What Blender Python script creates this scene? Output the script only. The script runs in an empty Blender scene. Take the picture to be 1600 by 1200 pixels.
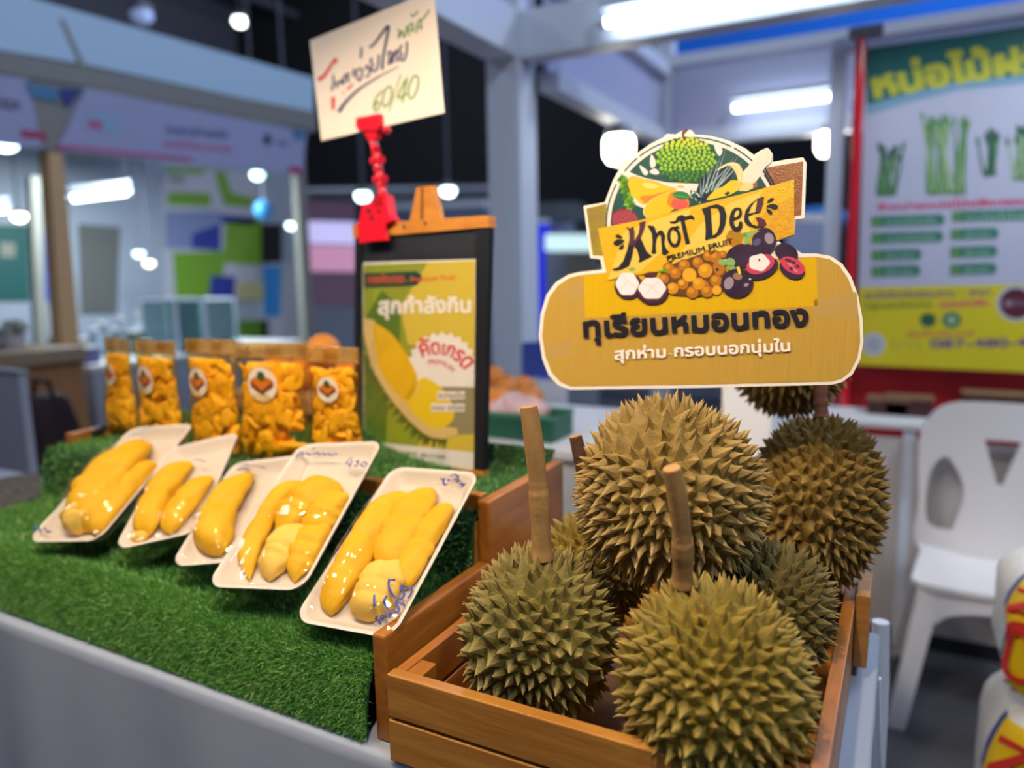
import bpy, bmesh, math, random
import numpy as np
from mathutils import Vector, geometry

# ------------------------------------------------------------------ camera, world, lights, exposure
sc = bpy.context.scene
COL = sc.collection
F, CZ = 1158.0, 1.40
def _basis(yaw=28.0, pitch=-8.35, roll=1.0):
    y, p, r = np.radians([yaw, pitch, roll])
    f = np.array([-np.sin(y)*np.cos(p), np.cos(y)*np.cos(p), np.sin(p)])
    a = np.array([np.cos(y), np.sin(y), 0.0]); b = np.cross(a, f)
    return a*np.cos(r)-b*np.sin(r), b*np.cos(r)+a*np.sin(r), f
CR, CU, CF = _basis()
CC = np.array([0.0, 0.0, CZ])
cam = bpy.data.cameras.new('camera'); cam_o = bpy.data.objects.new('camera', cam); COL.objects.link(cam_o)
cam.sensor_width = 36.0; cam.lens = F/1600*36.0; cam.clip_start = 0.02; cam.clip_end = 80
from mathutils import Matrix
M_ = Matrix(((CR[0], CU[0], -CF[0], CC[0]), (CR[1], CU[1], -CF[1], CC[1]), (CR[2], CU[2], -CF[2], CC[2]), (0, 0, 0, 1)))
cam_o.matrix_world = M_
cam.dof.use_dof = True; cam.dof.focus_distance = 0.86; cam.dof.aperture_fstop = 1.9
sc.camera = cam_o
sc.view_settings.view_transform = 'Standard'; sc.view_settings.look = 'None'
sc.view_settings.exposure = 0.0; sc.view_settings.gamma = 1.0
sc.view_settings.use_curve_mapping = False
w = bpy.data.worlds.new('hall_air'); sc.world = w; w.use_nodes = True
bg = w.node_tree.nodes['Background']; bg.inputs[0].default_value = (0.55, 0.68, 1.0, 1); bg.inputs[1].default_value = 0.12
def lamp(name, kind, loc, aim, energy, color, size=0.1, spot=None, blend=0.6):
    l = bpy.data.lights.new(name, kind); l.energy = energy; l.color = color
    if kind == 'AREA': l.shape = 'DISK'; l.size = size
    else: l.shadow_soft_size = size
    if spot: l.spot_size = math.radians(spot); l.spot_blend = blend
    o = bpy.data.objects.new(name, l); COL.objects.link(o); o.location = loc
    o.rotation_euler = (Vector(aim)-Vector(loc)).to_track_quat('-Z', 'Y').to_euler()
    return o
WARM = (1.0, 0.81, 0.58)
# warm display spots on the stall's front rail, above and just in front of the table
lamp('display_spot', 'SPOT', (-1.45, 0.42, 2.35), (-1.20, 0.90, 1.0), 40, WARM, 0.035, 95)
lamp('display_spot', 'SPOT', (-0.85, 0.40, 2.35), (-0.75, 0.92, 1.0), 38, WARM, 0.035, 95)
lamp('display_spot', 'SPOT', (-0.24, 0.26, 2.35), (-0.25, 0.86, 1.0), 60, WARM, 0.035, 95)
# cool hall lighting; the last point is an added fill for the left booths
for hx, hy, he in ((-6.5, -1, 230), (-1.5, -4, 140), (3, -1, 540), (-8, 9, 420), (1.5, 9, 330), (1.2, 5.6, 430)):
    lamp('hall_fill_light', 'POINT', (hx, hy, 5.8), (hx, hy, 0), he, (0.72, 0.84, 1.0), 0.5)
# fluorescent light inside the neighbouring booth on the right
lamp('booth_light', 'AREA', (0.9, 2.7, 2.55), (0.6, 2.9, 0), 20, (0.85, 0.93, 1.0), 0.8)
lamp('booth_light', 'AREA', (-4.9, 3.6, 2.35), (-5, 3.6, 0), 75, (0.8, 0.95, 1.0), 0.8)

# ------------------------------------------------------------------ picking places in the room
def ray(px, py): return CR*(px-800)/F + CU*(600-py)/F + CF
def PD(px, py, d): return CC + ray(px, py)*d
def PZ(px, py, z):
    r = ray(px, py); return CC + r*(z-CZ)/r[2]
def PY(px, py, y):
    r = ray(px, py); return CC + r*(y/r[1])
def PX(px, py, x):
    r = ray(px, py); return CC + r*(x/r[0])
class Pl:
    def __init__(s, o, n):
        s.o = np.array(o, float); s.n = np.array(n, float); s.n /= np.linalg.norm(s.n)
        if s.n @ (CC-s.o) < 0: s.n = -s.n
    def pix(s, px, py, off=0.0):
        r = ray(px, py); o = s.o+s.n*off
        return CC + r*((o-CC) @ s.n)/(r @ s.n)

# ------------------------------------------------------------------ materials
def lin(c):
    c = np.array(c[:3], float)/255.0
    return tuple(np.where(c <= 0.04045, c/12.92, ((c+0.055)/1.055)**2.4)) + (1.0,)
MATS = {}
def mat(name, c, rough=0.55, c2=None, ns=8.0, st=(1, 1, 1), nd=3.0, metal=0.0, bump=0.0, bs=60.0, bst=None, emit=0.0, sss=0.0, spec=0.5, coat=0.0, sharp=0.25, attr=None, alpha=1.0):
    if name in MATS: return MATS[name]
    m = bpy.data.materials.new(name); m.use_nodes = True
    nt = m.node_tree; N = nt.nodes; L = nt.links; b = N['Principled BSDF']
    b.inputs['Base Color'].default_value = lin(c); b.inputs['Roughness'].default_value = rough
    b.inputs['Metallic'].default_value = metal; b.inputs['Specular IOR Level'].default_value = spec
    b.inputs['Coat Weight'].default_value = coat; b.inputs['Coat Roughness'].default_value = 0.12
    b.inputs['Alpha'].default_value = alpha
    if sss: b.inputs['Subsurface Weight'].default_value = sss; b.inputs['Subsurface Radius'].default_value = (0.02, 0.012, 0.004); b.inputs['Subsurface Scale'].default_value = 0.5
    tc = N.new('ShaderNodeTexCoord')
    def noise(scale, stretch, det):
        mp = N.new('ShaderNodeMapping'); mp.inputs['Scale'].default_value = stretch
        L.new(tc.outputs['Object'], mp.inputs['Vector'])
        n = N.new('ShaderNodeTexNoise'); n.inputs['Scale'].default_value = scale; n.inputs['Detail'].default_value = det
        L.new(mp.outputs[0], n.inputs['Vector']); return n
    col = None
    if c2 is not None:
        n = noise(ns, st, nd); rp = N.new('ShaderNodeValToRGB')
        rp.color_ramp.elements[0].position = 0.5-sharp; rp.color_ramp.elements[1].position = 0.5+sharp
        rp.color_ramp.elements[0].color = lin(c); rp.color_ramp.elements[1].color = lin(c2)
        L.new(n.outputs['Fac'], rp.inputs['Fac']); col = rp.outputs['Color']
    if attr is not None:
        a = N.new('ShaderNodeAttribute'); a.attribute_name = attr[0]
        mx = N.new('ShaderNodeMix'); mx.data_type = 'RGBA'
        if col is not None: L.new(col, mx.inputs[6])
        else: mx.inputs[6].default_value = lin(c)
        mx.inputs[7].default_value = lin(attr[1]); L.new(a.outputs['Fac'], mx.inputs[0]); col = mx.outputs[2]
    if col is not None: L.new(col, b.inputs['Base Color'])
    if bump:
        n = noise(bs, bst or (1, 1, 1), 3.0); bp = N.new('ShaderNodeBump')
        bp.inputs['Strength'].default_value = bump; bp.inputs['Distance'].default_value = 0.004
        L.new(n.outputs['Fac'], bp.inputs['Height']); L.new(bp.outputs[0], b.inputs['Normal'])
    if emit:
        b.inputs['Emission Color'].default_value = lin(c); b.inputs['Emission Strength'].default_value = emit
    MATS[name] = m; return m
def film(name, tint, gloss=0.16, rough=0.06, bump=0.6, bs=28.0, st=(1, 1, 1), dots=0.0):
    m = bpy.data.materials.new(name); m.use_nodes = True
    nt = m.node_tree; N = nt.nodes; L = nt.links; N.clear()
    out = N.new('ShaderNodeOutputMaterial'); mx = N.new('ShaderNodeMixShader')
    t = N.new('ShaderNodeBsdfTransparent'); t.inputs[0].default_value = lin(tint)
    g = N.new('ShaderNodeBsdfGlossy'); g.inputs['Roughness'].default_value = rough
    fr = N.new('ShaderNodeLayerWeight'); fr.inputs['Blend'].default_value = 0.18
    mr = N.new('ShaderNodeMapRange'); mr.inputs[3].default_value = gloss*0.35; mr.inputs[4].default_value = min(1.0, gloss*3)
    L.new(fr.outputs['Fresnel'], mr.inputs[0])
    tc = N.new('ShaderNodeTexCoord'); mp = N.new('ShaderNodeMapping'); mp.inputs['Scale'].default_value = st
    n = N.new('ShaderNodeTexNoise'); n.inputs['Scale'].default_value = bs; n.inputs['Detail'].default_value = 2
    bp = N.new('ShaderNodeBump'); bp.inputs['Strength'].default_value = bump; bp.inputs['Distance'].default_value = 0.006
    L.new(tc.outputs['Object'], mp.inputs[0]); L.new(mp.outputs[0], n.inputs['Vector']); L.new(n.outputs['Fac'], bp.inputs['Height']); L.new(bp.outputs[0], g.inputs['Normal']); L.new(bp.outputs[0], fr.inputs['Normal'])
    if dots:
        vo = N.new('ShaderNodeTexVoronoi'); vo.inputs['Scale'].default_value = dots; L.new(tc.outputs['Object'], vo.inputs['Vector'])
        v2 = N.new('ShaderNodeMapRange'); v2.inputs[1].default_value = 0.0; v2.inputs[2].default_value = .16; v2.inputs[3].default_value = 1.0; v2.inputs[4].default_value = 0.0; v2.interpolation_type = 'SMOOTHSTEP'
        L.new(vo.outputs['Distance'], v2.inputs[0]); b2 = N.new('ShaderNodeBump'); b2.inputs['Strength'].default_value = 1.0; b2.inputs['Distance'].default_value = .0022
        L.new(v2.outputs[0], b2.inputs['Height']); L.new(bp.outputs[0], b2.inputs['Normal']); L.new(b2.outputs[0], g.inputs['Normal'])
    L.new(mr.outputs[0], mx.inputs[0]); L.new(t.outputs[0], mx.inputs[1]); L.new(g.outputs[0], mx.inputs[2]); L.new(mx.outputs[0], out.inputs[0])
    return m

# ------------------------------------------------------------------ object builders
def org(o):
    v = np.zeros(3)
    while o is not None: v = v+np.array(o.location); o = o.parent
    return v
def mesh(name, vf, mats, parent=None, loc=None, smooth=None, mi=None):
    V = np.array(vf[0], float).reshape(-1, 3); Fc = vf[1]
    if not isinstance(mats, (list, tuple)): mats = [mats]
    if parent is None and loc is None:
        loc = np.array([(V[:, 0].min()+V[:, 0].max())/2, (V[:, 1].min()+V[:, 1].max())/2, V[:, 2].min()])
    base = org(parent) if parent is not None else np.array(loc, float)
    me = bpy.data.meshes.new(name)
    me.from_pydata((V-base).tolist(), [], [tuple(int(i) for i in f) for f in Fc])
    for m in mats: me.materials.append(m)
    if mi is not None: me.polygons.foreach_set('material_index', np.array(mi, dtype=np.int32))
    if smooth is not None:
        me.polygons.foreach_set('use_smooth', np.ones(len(me.polygons), dtype=bool))
        if smooth < 180: me.set_sharp_from_angle(angle=math.radians(smooth))
    me.update()
    o = bpy.data.objects.new(name, me); COL.objects.link(o)
    if parent is not None: o.parent = parent
    else: o.location = loc
    return o
def tag(o, label, cat, group=None):
    o['label'] = label; o['category'] = cat
    if group: o['group'] = group
    return o
def thing(name, label, cat, loc, group=None):
    o = bpy.data.objects.new(name, None); COL.objects.link(o); o.location = [float(c) for c in loc]; o.empty_display_size = 0.05
    return tag(o, label, cat, group)
def struct(name, vf, m, smooth=None):
    o = mesh(name, vf, m, smooth=smooth); o['kind'] = 'structure'; return o
def join(*parts):
    V = []; Fc = []
    for v, f in parts:
        n = len(V); V.extend([tuple(p) for p in v]); Fc.extend([tuple(i+n for i in q) for q in f])
    return V, Fc
def box(c, s, b=0.0, ax=None, seg=2):
    bm = bmesh.new(); bmesh.ops.create_cube(bm, size=1.0)
    for v in bm.verts: v.co = Vector((v.co.x*s[0], v.co.y*s[1], v.co.z*s[2]))
    if b > 0: bmesh.ops.bevel(bm, geom=bm.edges[:], offset=b, segments=seg, profile=0.5, affect='EDGES')
    bm.verts.index_update()
    V = np.array([v.co[:] for v in bm.verts]); Fc = [[v.index for v in f.verts] for f in bm.faces]; bm.free()
    if ax is not None: V = V @ np.array(ax, float)
    return V+np.array(c, float), Fc
def rbox(x0, x1, y0, y1, z0, z1, b=0.0):
    return box(((x0+x1)/2, (y0+y1)/2, (z0+z1)/2), (x1-x0, y1-y0, z1-z0), b)
def rotz(a):
    a = math.radians(a); return np.array([[math.cos(a), math.sin(a), 0], [-math.sin(a), math.cos(a), 0], [0, 0, 1]])
def prism(P, d):
    P = [np.array(p, float) for p in P]; d = np.array(d, float); n = len(P)
    V = P+[p+d for p in P]
    return V, [list(range(n)), list(range(2*n-1, n-1, -1))]+[[i, i+n, (i+1) % n+n, (i+1) % n] for i in range(n)]
def tube(P, R, seg=12, cap=True):
    P = [np.array(p, float) for p in P]; n = len(P)
    if np.isscalar(R): R = [R]*n
    V = []; Fc = []; ref = None
    for i in range(n):
        t = P[min(i+1, n-1)]-P[max(i-1, 0)]; t = t/(np.linalg.norm(t)+1e-12)
        if ref is None: ref = np.cross(t, [0, 0, 1.0] if abs(t[2]) < 0.9 else [1.0, 0, 0])
        a = ref-t*(ref @ t); a /= np.linalg.norm(a)+1e-12; ref = a; b = np.cross(t, a)
        for k in range(seg):
            q = 2*math.pi*k/seg; V.append(P[i]+(a*math.cos(q)+b*math.sin(q))*R[i])
    for i in range(n-1):
        for k in range(seg):
            k2 = (k+1) % seg; Fc.append([i*seg+k, i*seg+k2, (i+1)*seg+k2, (i+1)*seg+k])
    if cap: Fc += [list(range(seg-1, -1, -1)), list(range((n-1)*seg, n*seg))]
    return V, Fc
def lathe(prof, c, seg=24):
    return tube_z([(r, z) for r, z in prof], c, seg)
def tube_z(prof, c, seg):
    V = []; Fc = []; n = len(prof)
    for r, z in prof:
        for k in range(seg):
            q = 2*math.pi*k/seg; V.append((c[0]+r*math.cos(q), c[1]+r*math.sin(q), c[2]+z))
    for i in range(n-1):
        for k in range(seg):
            k2 = (k+1) % seg; Fc.append([i*seg+k, i*seg+k2, (i+1)*seg+k2, (i+1)*seg+k])
    Fc += [list(range(seg-1, -1, -1)), list(range((n-1)*seg, n*seg))]
    return V, Fc
def blob(c, r, seg=16, rings=10, ax=None, fn=None):
    V = []; Fc = []
    for i in range(rings+1):
        th = math.pi*i/rings
        for k in range(seg):
            q = 2*math.pi*k/seg; d = np.array([math.sin(th)*math.cos(q), math.sin(th)*math.sin(q), math.cos(th)])
            s = fn(d) if fn else 1.0
            V.append(d*np.array(r)*s)
    for i in range(rings):
        for k in range(seg):
            k2 = (k+1) % seg; Fc.append([i*seg+k, (i+1)*seg+k, (i+1)*seg+k2, i*seg+k2])
    V = np.array(V)
    if ax is not None: V = V @ np.array(ax, float)
    return V+np.array(c, float), Fc

# ------------------------------------------------------------------ filled 2D shapes and lettering
def fill(contours, extra=()):
    pts = []; edges = []
    for c in contours:
        n0 = len(pts); n = len(c); pts += [Vector((p[0], p[1])) for p in c]
        edges += [(n0+i, n0+(i+1) % n) for i in range(n)]
    pts += [Vector((p[0], p[1])) for p in extra]
    vs, _, fs, _, _, _ = geometry.delaunay_2d_cdt(pts, edges, [], 0, 1e-5)
    V = np.array([v[:] for v in vs]); fs = [f for f in fs if len(f) == 3]
    if not fs: return V, []
    T = np.array(fs); cen = V[T].mean(axis=1)
    wn = np.zeros(len(cen), int)
    for c in contours:
        c = np.array(c, float); a = c; b = np.roll(c, -1, axis=0)
        for p, q in zip(a, b):
            if p[1] == q[1]: continue
            up = (p[1] <= cen[:, 1]) & (q[1] > cen[:, 1]); dn = (p[1] > cen[:, 1]) & (q[1] <= cen[:, 1])
            xx = p[0]+(cen[:, 1]-p[1])*(q[0]-p[0])/(q[1]-p[1])
            wn += (up & (xx > cen[:, 0])).astype(int)-(dn & (xx > cen[:, 0])).astype(int)
    return V, [list(t) for t, k in zip(T, wn) if k != 0]
def crom(P, k=5, closed=True):
    P = np.array(P, float); n = len(P); out = []
    for i in range(n if closed else n-1):
        if closed: a, b, c, d = P[i-1], P[i], P[(i+1) % n], P[(i+2) % n]
        else: a, b, c, d = P[max(i-1, 0)], P[i], P[i+1], P[min(i+2, n-1)]
        for j in range(k):
            t = j/k; out.append(0.5*((2*b)+(c-a)*t+(2*a-5*b+4*c-d)*t*t+(3*b-a-3*c+d)*t**3))
    if not closed: out.append(P[-1])
    return np.array(out)
def ell(cx, cy, rx, ry, rot=0, n=22, a0=0, a1=360):
    r = math.radians(rot); o = []
    for i in range(n):
        q = math.radians(a0+(a1-a0)*i/(n if a1-a0 >= 360 else n-1)); x = rx*math.cos(q); y = ry*math.sin(q)
        o.append((cx+x*math.cos(r)-y*math.sin(r), cy+x*math.sin(r)+y*math.cos(r)))
    return o
def cr(x0, y0, s, P): return [(x0+p[0]/s, y0+p[1]/s) for p in P]
_tc = {}
def glyphs(s, bold=0.0):
    if (s, bold) in _tc: return _tc[(s, bold)]
    c = bpy.data.curves.new('t', 'FONT'); c.body = s; c.size = 1.0
    o = bpy.data.objects.new('t', c); COL.objects.link(o)
    cu = o.to_curve(bpy.context.evaluated_depsgraph_get()); cs = []
    for sp in cu.splines:
        bp = sp.bezier_points; n = len(bp); P = []
        if n < 2: continue
        for i in range(n):
            a, b = bp[i], bp[(i+1) % n]; p0, p1, p2, p3 = [np.array(x[:2]) for x in (a.co, a.handle_right, b.handle_left, b.co)]
            straight = np.linalg.norm(np.cross(np.append(p3-p0, 0), np.append(p1-p0, 0))) + np.linalg.norm(np.cross(np.append(p3-p0, 0), np.append(p2-p0, 0))) < 1e-5
            for t in ([0] if straight else [0, .25, .5, .75]):
                P.append((1-t)**3*p0+3*t*(1-t)**2*p1+3*t*t*(1-t)*p2+t**3*p3)
        P = np.array(P)
        keep = [i for i in range(len(P)) if np.linalg.norm(P[i]-P[i-1]) > 1e-4]; P = P[keep]
        if len(P) > 2: cs.append(P)
    o.to_curve_clear(); bpy.data.objects.remove(o); bpy.data.curves.remove(c)
    if bold and cs:
        tot = max(cs, key=lambda P: abs(area2(P))); sgn = 1 if area2(tot) > 0 else -1
        nb = []
        for P in cs:
            t = np.roll(P, -1, 0)-np.roll(P, 1, 0); t /= np.linalg.norm(t, axis=1)[:, None]+1e-9
            nb.append(P+np.stack([t[:, 1], -t[:, 0]], 1)*bold*sgn)
        cs = nb
    r = fill(cs) if cs else (np.zeros((0, 2)), [])
    _tc[(s, bold)] = r; return r
def area2(P): return 0.5*np.sum(P[:, 0]*np.roll(P[:, 1], -1)-np.roll(P[:, 0], -1)*P[:, 1])
class Print:
    """flat printing lying on a plane of the room"""
    def __init__(s, pl, step=0.0003): s.pl = pl; s.V = []; s.F = []; s.M = []; s.mats = []; s.step = step; s.base = 0.0
    def add(s, V2, T, m, layer):
        if m not in s.mats: s.mats.append(m)
        k = s.mats.index(m); n = len(s.V)
        s.V += [s.pl.pix(p[0], p[1], s.base+s.step*layer) for p in V2]
        for t in T: s.F.append([i+n for i in t]); s.M.append(k)
    def poly(s, P, m, layer=1, sm=0, holes=()):
        c = [crom(P, sm) if sm else np.array(P, float)]
        c[0] = c[0] if area2(c[0]) > 0 else c[0][::-1]
        for h in holes:
            h = crom(h, sm) if sm else np.array(h, float); c.append(h if area2(h) < 0 else h[::-1])
        V, T = fill(c); s.add(V, T, m, layer)
    def stroke(s, P, wd, m, layer=2, k=5):
        P = crom(P, k, False) if k else np.array(P, float); n = len(P)
        W = np.interp(np.linspace(0, 1, n), np.linspace(0, 1, len(wd)), wd) if hasattr(wd, '__len__') else np.full(n, wd)
        t = np.gradient(P, axis=0); t /= np.linalg.norm(t, axis=1)[:, None]+1e-9
        nn = np.stack([-t[:, 1], t[:, 0]], 1)*W[:, None]/2
        s.add(np.concatenate([P+nn, P-nn]), [[i, i+1, n+i+1, n+i] for i in range(n-1)], m, layer)
        for e in (0, -1):
            s.add(ell(P[e][0], P[e][1], W[e]/2, W[e]/2, n=8), [list(range(8))], m, layer)
    def text(s, t, p0, p1, h, m, layer=3, bold=0.0, sag=0.0, ref=None):
        V, T = glyphs(t, bold)
        if len(V) == 0: return
        x0, x1 = V[:, 0].min(), V[:, 0].max()
        rv, _ = glyphs(ref or ('น' if any(ord(ch) > 0xe00 for ch in t) else 'H'), bold); rh = rv[:, 1].max()
        u = (V[:, 0]-x0)/(x1-x0); v = V[:, 1]/rh*h
        p0 = np.array(p0, float); p1 = np.array(p1, float); d = p1-p0; nr = np.array([d[1], -d[0]])/np.linalg.norm(d)
        P = p0+np.outer(u, d)+np.outer(v, nr)+np.outer(4*u*(1-u)*sag, nr)
        if sag:
            g = -4*(1-2*u)*sag/np.linalg.norm(d); P += np.outer(v*g, d/np.linalg.norm(d))
        s.add(P, T, m, layer)
    def build(s, name, parent): return mesh(name, (s.V, s.F), s.mats, parent, mi=s.M)

rng = np.random.default_rng(7); random.seed(7)
# ------------------------------------------------------------------ the hall
m_floor = mat('carpet_grey', (88, 88, 94), .95, c2=(70, 70, 78), ns=220, bump=.4, bs=400)
m_hall = mat('hall_steel', (92, 94, 108), .8); m_black = mat('black_drape', (24, 24, 28), .95)
m_alu = mat('white_frame', (208, 214, 228), .45); m_alu_d = mat('grey_frame', (128, 128, 128), .5)
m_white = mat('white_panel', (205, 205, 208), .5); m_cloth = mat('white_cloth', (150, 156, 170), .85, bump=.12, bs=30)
struct('floor', rbox(-20, 14, -8, 22, -.1, 0), m_floor)
struct('ceiling', rbox(-20, 14, -8, 22, 8.0, 8.2), m_hall)
struct('wall_back', rbox(-20, 14, 14, 14.2, 0, 8), m_black)
struct('wall_left', rbox(-15.2, -15, -8, 14, 0, 8), m_hall)
struct('wall_right', rbox(9, 9.2, -8, 14, 0, 8), m_hall)
struct('wall_front', rbox(-20, 14, -8.2, -8, 0, 8), m_hall)
k = 0
for x in range(-13, 8, 3):                       # roof girders of the hall
    k += 1; struct('trim_%d' % k, join(rbox(x, x+.14, -7.9, 13.9, 7.4, 7.52), *[rbox(x+.03, x+.1, y, y+.1, 7.5, 8.0) for y in range(-7, 14, 2)]), m_hall)

# ------------------------------------------------------------------ our booth frame and the one behind it
P1 = np.array([-1.643, 3.05]); P2 = np.array([-1.30, 4.36])
fr = thing('exhibition_booth', 'white box-section booth frame with a tall square post behind the red clip', 'booth frame', (P1[0], P1[1], 0))
mesh('post', rbox(P1[0]-.085, P1[0]+.085, P1[1], P1[1]+.17, 0, 3.3, .006), m_alu, fr)
zA0 = PY(800, 94, 3.05)[2]
mesh('front_beam', rbox(P1[0]+.085, 2.4, 3.05, 3.17, zA0, zA0+.2, .006), m_alu, fr)
mesh('side_beam', rbox(P1[0]-.075, P1[0]+.075, -1.6, 3.05, zA0+.01, zA0+.21, .006), m_alu, fr)
BX = -1.50
b0, b1 = PX(815, 122, BX), PX(1034, 222, BX); P2 = np.array([BX, b1[1]]); zc0 = b1[2]; zc1 = PX(1040, 92, BX)[2]; CY = P2[1]
fb = thing('exhibition_booth', 'white fascia frame of the booth under the blue drape, above the two bulbs', 'booth frame', (P2[0], P2[1], 0))
mesh('post', rbox(BX-.06, BX+.06, CY, CY+.12, 0, zc1+.12, .005), m_alu, fb)
mesh('fascia', rbox(BX+.061, 4.0, CY+.04, CY+.08, zc0+.03, zc1-.04, .004), mat('fascia_white', (172, 176, 204), .5), fb)
mesh('rail', rbox(BX+.061, 4.0, CY, CY+.10, zc0-.04, zc0+.06, .003), m_alu, fb); mesh('rail', rbox(BX+.061, 4.0, CY, CY+.10, zc1-.07, zc1, .003), m_alu, fb)
mesh('side_fascia', rbox(BX-.03, BX, P1[1]+.18, CY-.001, b0[2]+.06, b0[2]+.5, .004), mat('fascia_white', (0, 0, 0)), fb)
mesh('side_rail', rbox(BX-.05, BX+.05, P1[1]+.18, CY-.001, b0[2], b0[2]+.09, .003), m_alu, fb); mesh('side_rail', rbox(BX-.05, BX+.05, P1[1]+.18, CY-.001, b0[2]+.44, b0[2]+.53, .003), m_alu, fb)
def tube_light(name, a, b, label, grp=None, r=.017):
    a = np.array(a); b = np.array(b); t = thing(name, label, 'fluorescent light', (a+b)/2, grp)
    mesh('glowing_tube', tube([a, b], r, 12), mat('tube_glow', (235, 250, 255), emit=9.0), t, smooth=60)
    d = (b-a)/np.linalg.norm(b-a); h = np.array([0, 0, .045])
    mesh('housing', prism([a+h+np.array([-d[1], d[0], 0])*q for q in (-.03, .03)]+[b+h+np.array([-d[1], d[0], 0])*q for q in (.03, -.03)], (0, 0, .035)), m_alu, t)
    mesh('end_cap', tube([a-d*.01, a+d*.02], r*1.3, 10), m_alu, t); mesh('end_cap', tube([b-d*.02, b+d*.01], r*1.3, 10), m_alu, t)
    return t
tube_light('tube_light', PY(940, 36, 2.98), PY(940, 36, 2.98)+np.array([1.22, 0, 0]), 'glowing white tube light along the beam under the blue drape, top of the photo', r=.018)
tube_light('tube_light', PY(1142, 170, CY-.12), PY(1312, 149, CY-.12), 'glowing white tube light on the fascia, above and right of the cut-out sign', r=.021)
mesh_b = mesh('blue_drape', rbox(-2.0, 6, 6.9, 6.96, 2.8, 7.0, .01), mat('blue_fabric', (14, 110, 225), .9)); tag(mesh_b, 'blue fabric drape high above the neighbouring booth', 'drape')
def bulb(px, py, y, label, rs, zt):
    p = PY(px, py, y); t = thing('hanging_bulb', label, 'light bulb', p)
    s = rs
    mesh('glowing_bulb', tube_z([(.005, -s*1.1), (s*.7, -s*1.0), (s, -s*.5), (s, s*.45), (s*.8, s*.8), (s*.5, s)], p, 20), mat('bulb_glow', (255, 246, 228), emit=14.0), t, smooth=60)
    mesh('lamp_shade', tube_z([(s*.95, s*.7), (s*.85, s*1.15), (s*.4, s*1.7), (.012, s*2.2)], p, 20), mat('shade_grey', (120, 125, 135), .4), t, smooth=60)
    mesh('cord', tube([p+[0, 0, s*2.1], [p[0], p[1], zt]], .006, 6), m_black, t)
bulb(967, 230, PX(967, 230, BX)[1], 'glowing bulb under a grey shade, left of the cut-out sign', .085, b0[2]-.001)
bulb(1296, 222, CY+.05, 'glowing bulb under a grey shade, beside the red pole', .078, zc0-.041)

# ------------------------------------------------------------------ display table under a white cloth
T = .84; TX0, TX1, TY0, TY1 = -2.55, -.012, .637, 1.215
tb = thing('display_table', 'long trestle table covered by the white cloth', 'table', (-1.6, .9, 0))
mesh('tabletop', rbox(TX0+.02, TX1-.02, TY0+.02, TY1-.02, T-.035, T-.006), m_white, tb)
for x in (-2.4, -1.3, -.15):
    for y in (.74, 1.1): mesh('leg', rbox(x-.02, x+.02, y-.02, y+.02, 0, T-.035), m_alu_d, tb)
def cloth():
    V = []; Fc = []; per = []
    n = 150
    for i in range(n+1): per.append((TX0+(TX1-TX0)*i/n, TY0, 0, -1))
    for i in range(1, 41): per.append((TX1, TY0+(TY1-TY0)*i/40, 1, 0))
    zs = [T, T-.004, T-.02, T-.08, T-.2, T-.35, T-.55, .02]
    for j, z in enumerate(zs):
        for i, (x, y, nx, ny) in enumerate(per):
            q = min(1, (T-z)/.5); s = x*1.0+y*1.3
            am = .012+.03*(nx > 0)
            wv = q*am*(math.sin(s*14)+.6*math.sin(s*29+1))+ (0.004 if j else 0)+(.02*q)
            if nx > 0: wv = q*.016*(1+math.sin(y*46))+.004*bool(j)+.006*q
            V.append((x+nx*wv, y+ny*wv, z))
    m_ = len(per)
    for j in range(len(zs)-1):
        for i in range(m_-1): Fc.append([j*m_+i, (j+1)*m_+i, (j+1)*m_+i+1, j*m_+i+1])
    b = len(V); V += [(TX0, TY1, T)]
    Fc.append(list(range(m_))+[b])
    return V, Fc
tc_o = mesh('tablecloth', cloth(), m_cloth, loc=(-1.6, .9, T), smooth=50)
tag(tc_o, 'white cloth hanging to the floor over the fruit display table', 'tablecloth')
# bunched cloth corner at the table's right end, whiter to paint in booth light
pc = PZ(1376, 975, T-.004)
tag(mesh('cloth_swag', join(tube([pc+[0, 0, .004], pc+[.003, -.004, -.10], pc+[.002, -.008, -.35], pc+[0, -.01, -.80]], [.013, .015, .018, .022], 14), tube([pc+[-.012, -.06, 0], pc+[-.008, -.06, -.12], pc+[-.006, -.065, -.4], pc+[-.004, -.07, -.80]], [.010, .012, .015, .018], 14), tube([pc+[-.002, -.14, -.02], pc+[.002, -.14, -.15], pc+[.004, -.145, -.4], pc+[.004, -.15, -.80]], [.008, .011, .014, .017], 14)), mat('white_cloth_lit', (226, 226, 232), .85), smooth=60), 'bunched white cloth folds hanging at the table end, right of the crate', 'cloth')

# ------------------------------------------------------------------ stepped wooden display stand
wood_y = mat('wood_board', (178, 110, 36), .42, c2=(142, 80, 20), ns=7, st=(9, 1.0, 9), nd=4, coat=.25, bump=.08, bs=40, bst=(6, .6, 6))
wood_x = mat('wood_slat', (186, 128, 52), .42, c2=(150, 92, 28), ns=7, st=(1.0, 9, 12), nd=5, coat=.25, bump=.08, bs=40, bst=(.6, 6, 6))
wood_e = mat('wood_easel', (206, 136, 50), .5, c2=(180, 106, 34), ns=9, st=(1, 6, 8))
sd = thing('stepped_stand', 'stepped wooden display stand with orange-brown end boards under the green turf', 'display stand', (-1.04, .92, T))
mesh('low_end_board', rbox(-.546, -.526, .657, .91, T, .978, .003), wood_y, sd)
mesh('high_end_board', rbox(-.546, -.526, .911, 1.18, T, 1.071, .003), wood_y, sd)
mesh('low_end_board', rbox(-1.63, -1.61, .672, .89, T, .925, .003), wood_y, sd)
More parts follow.
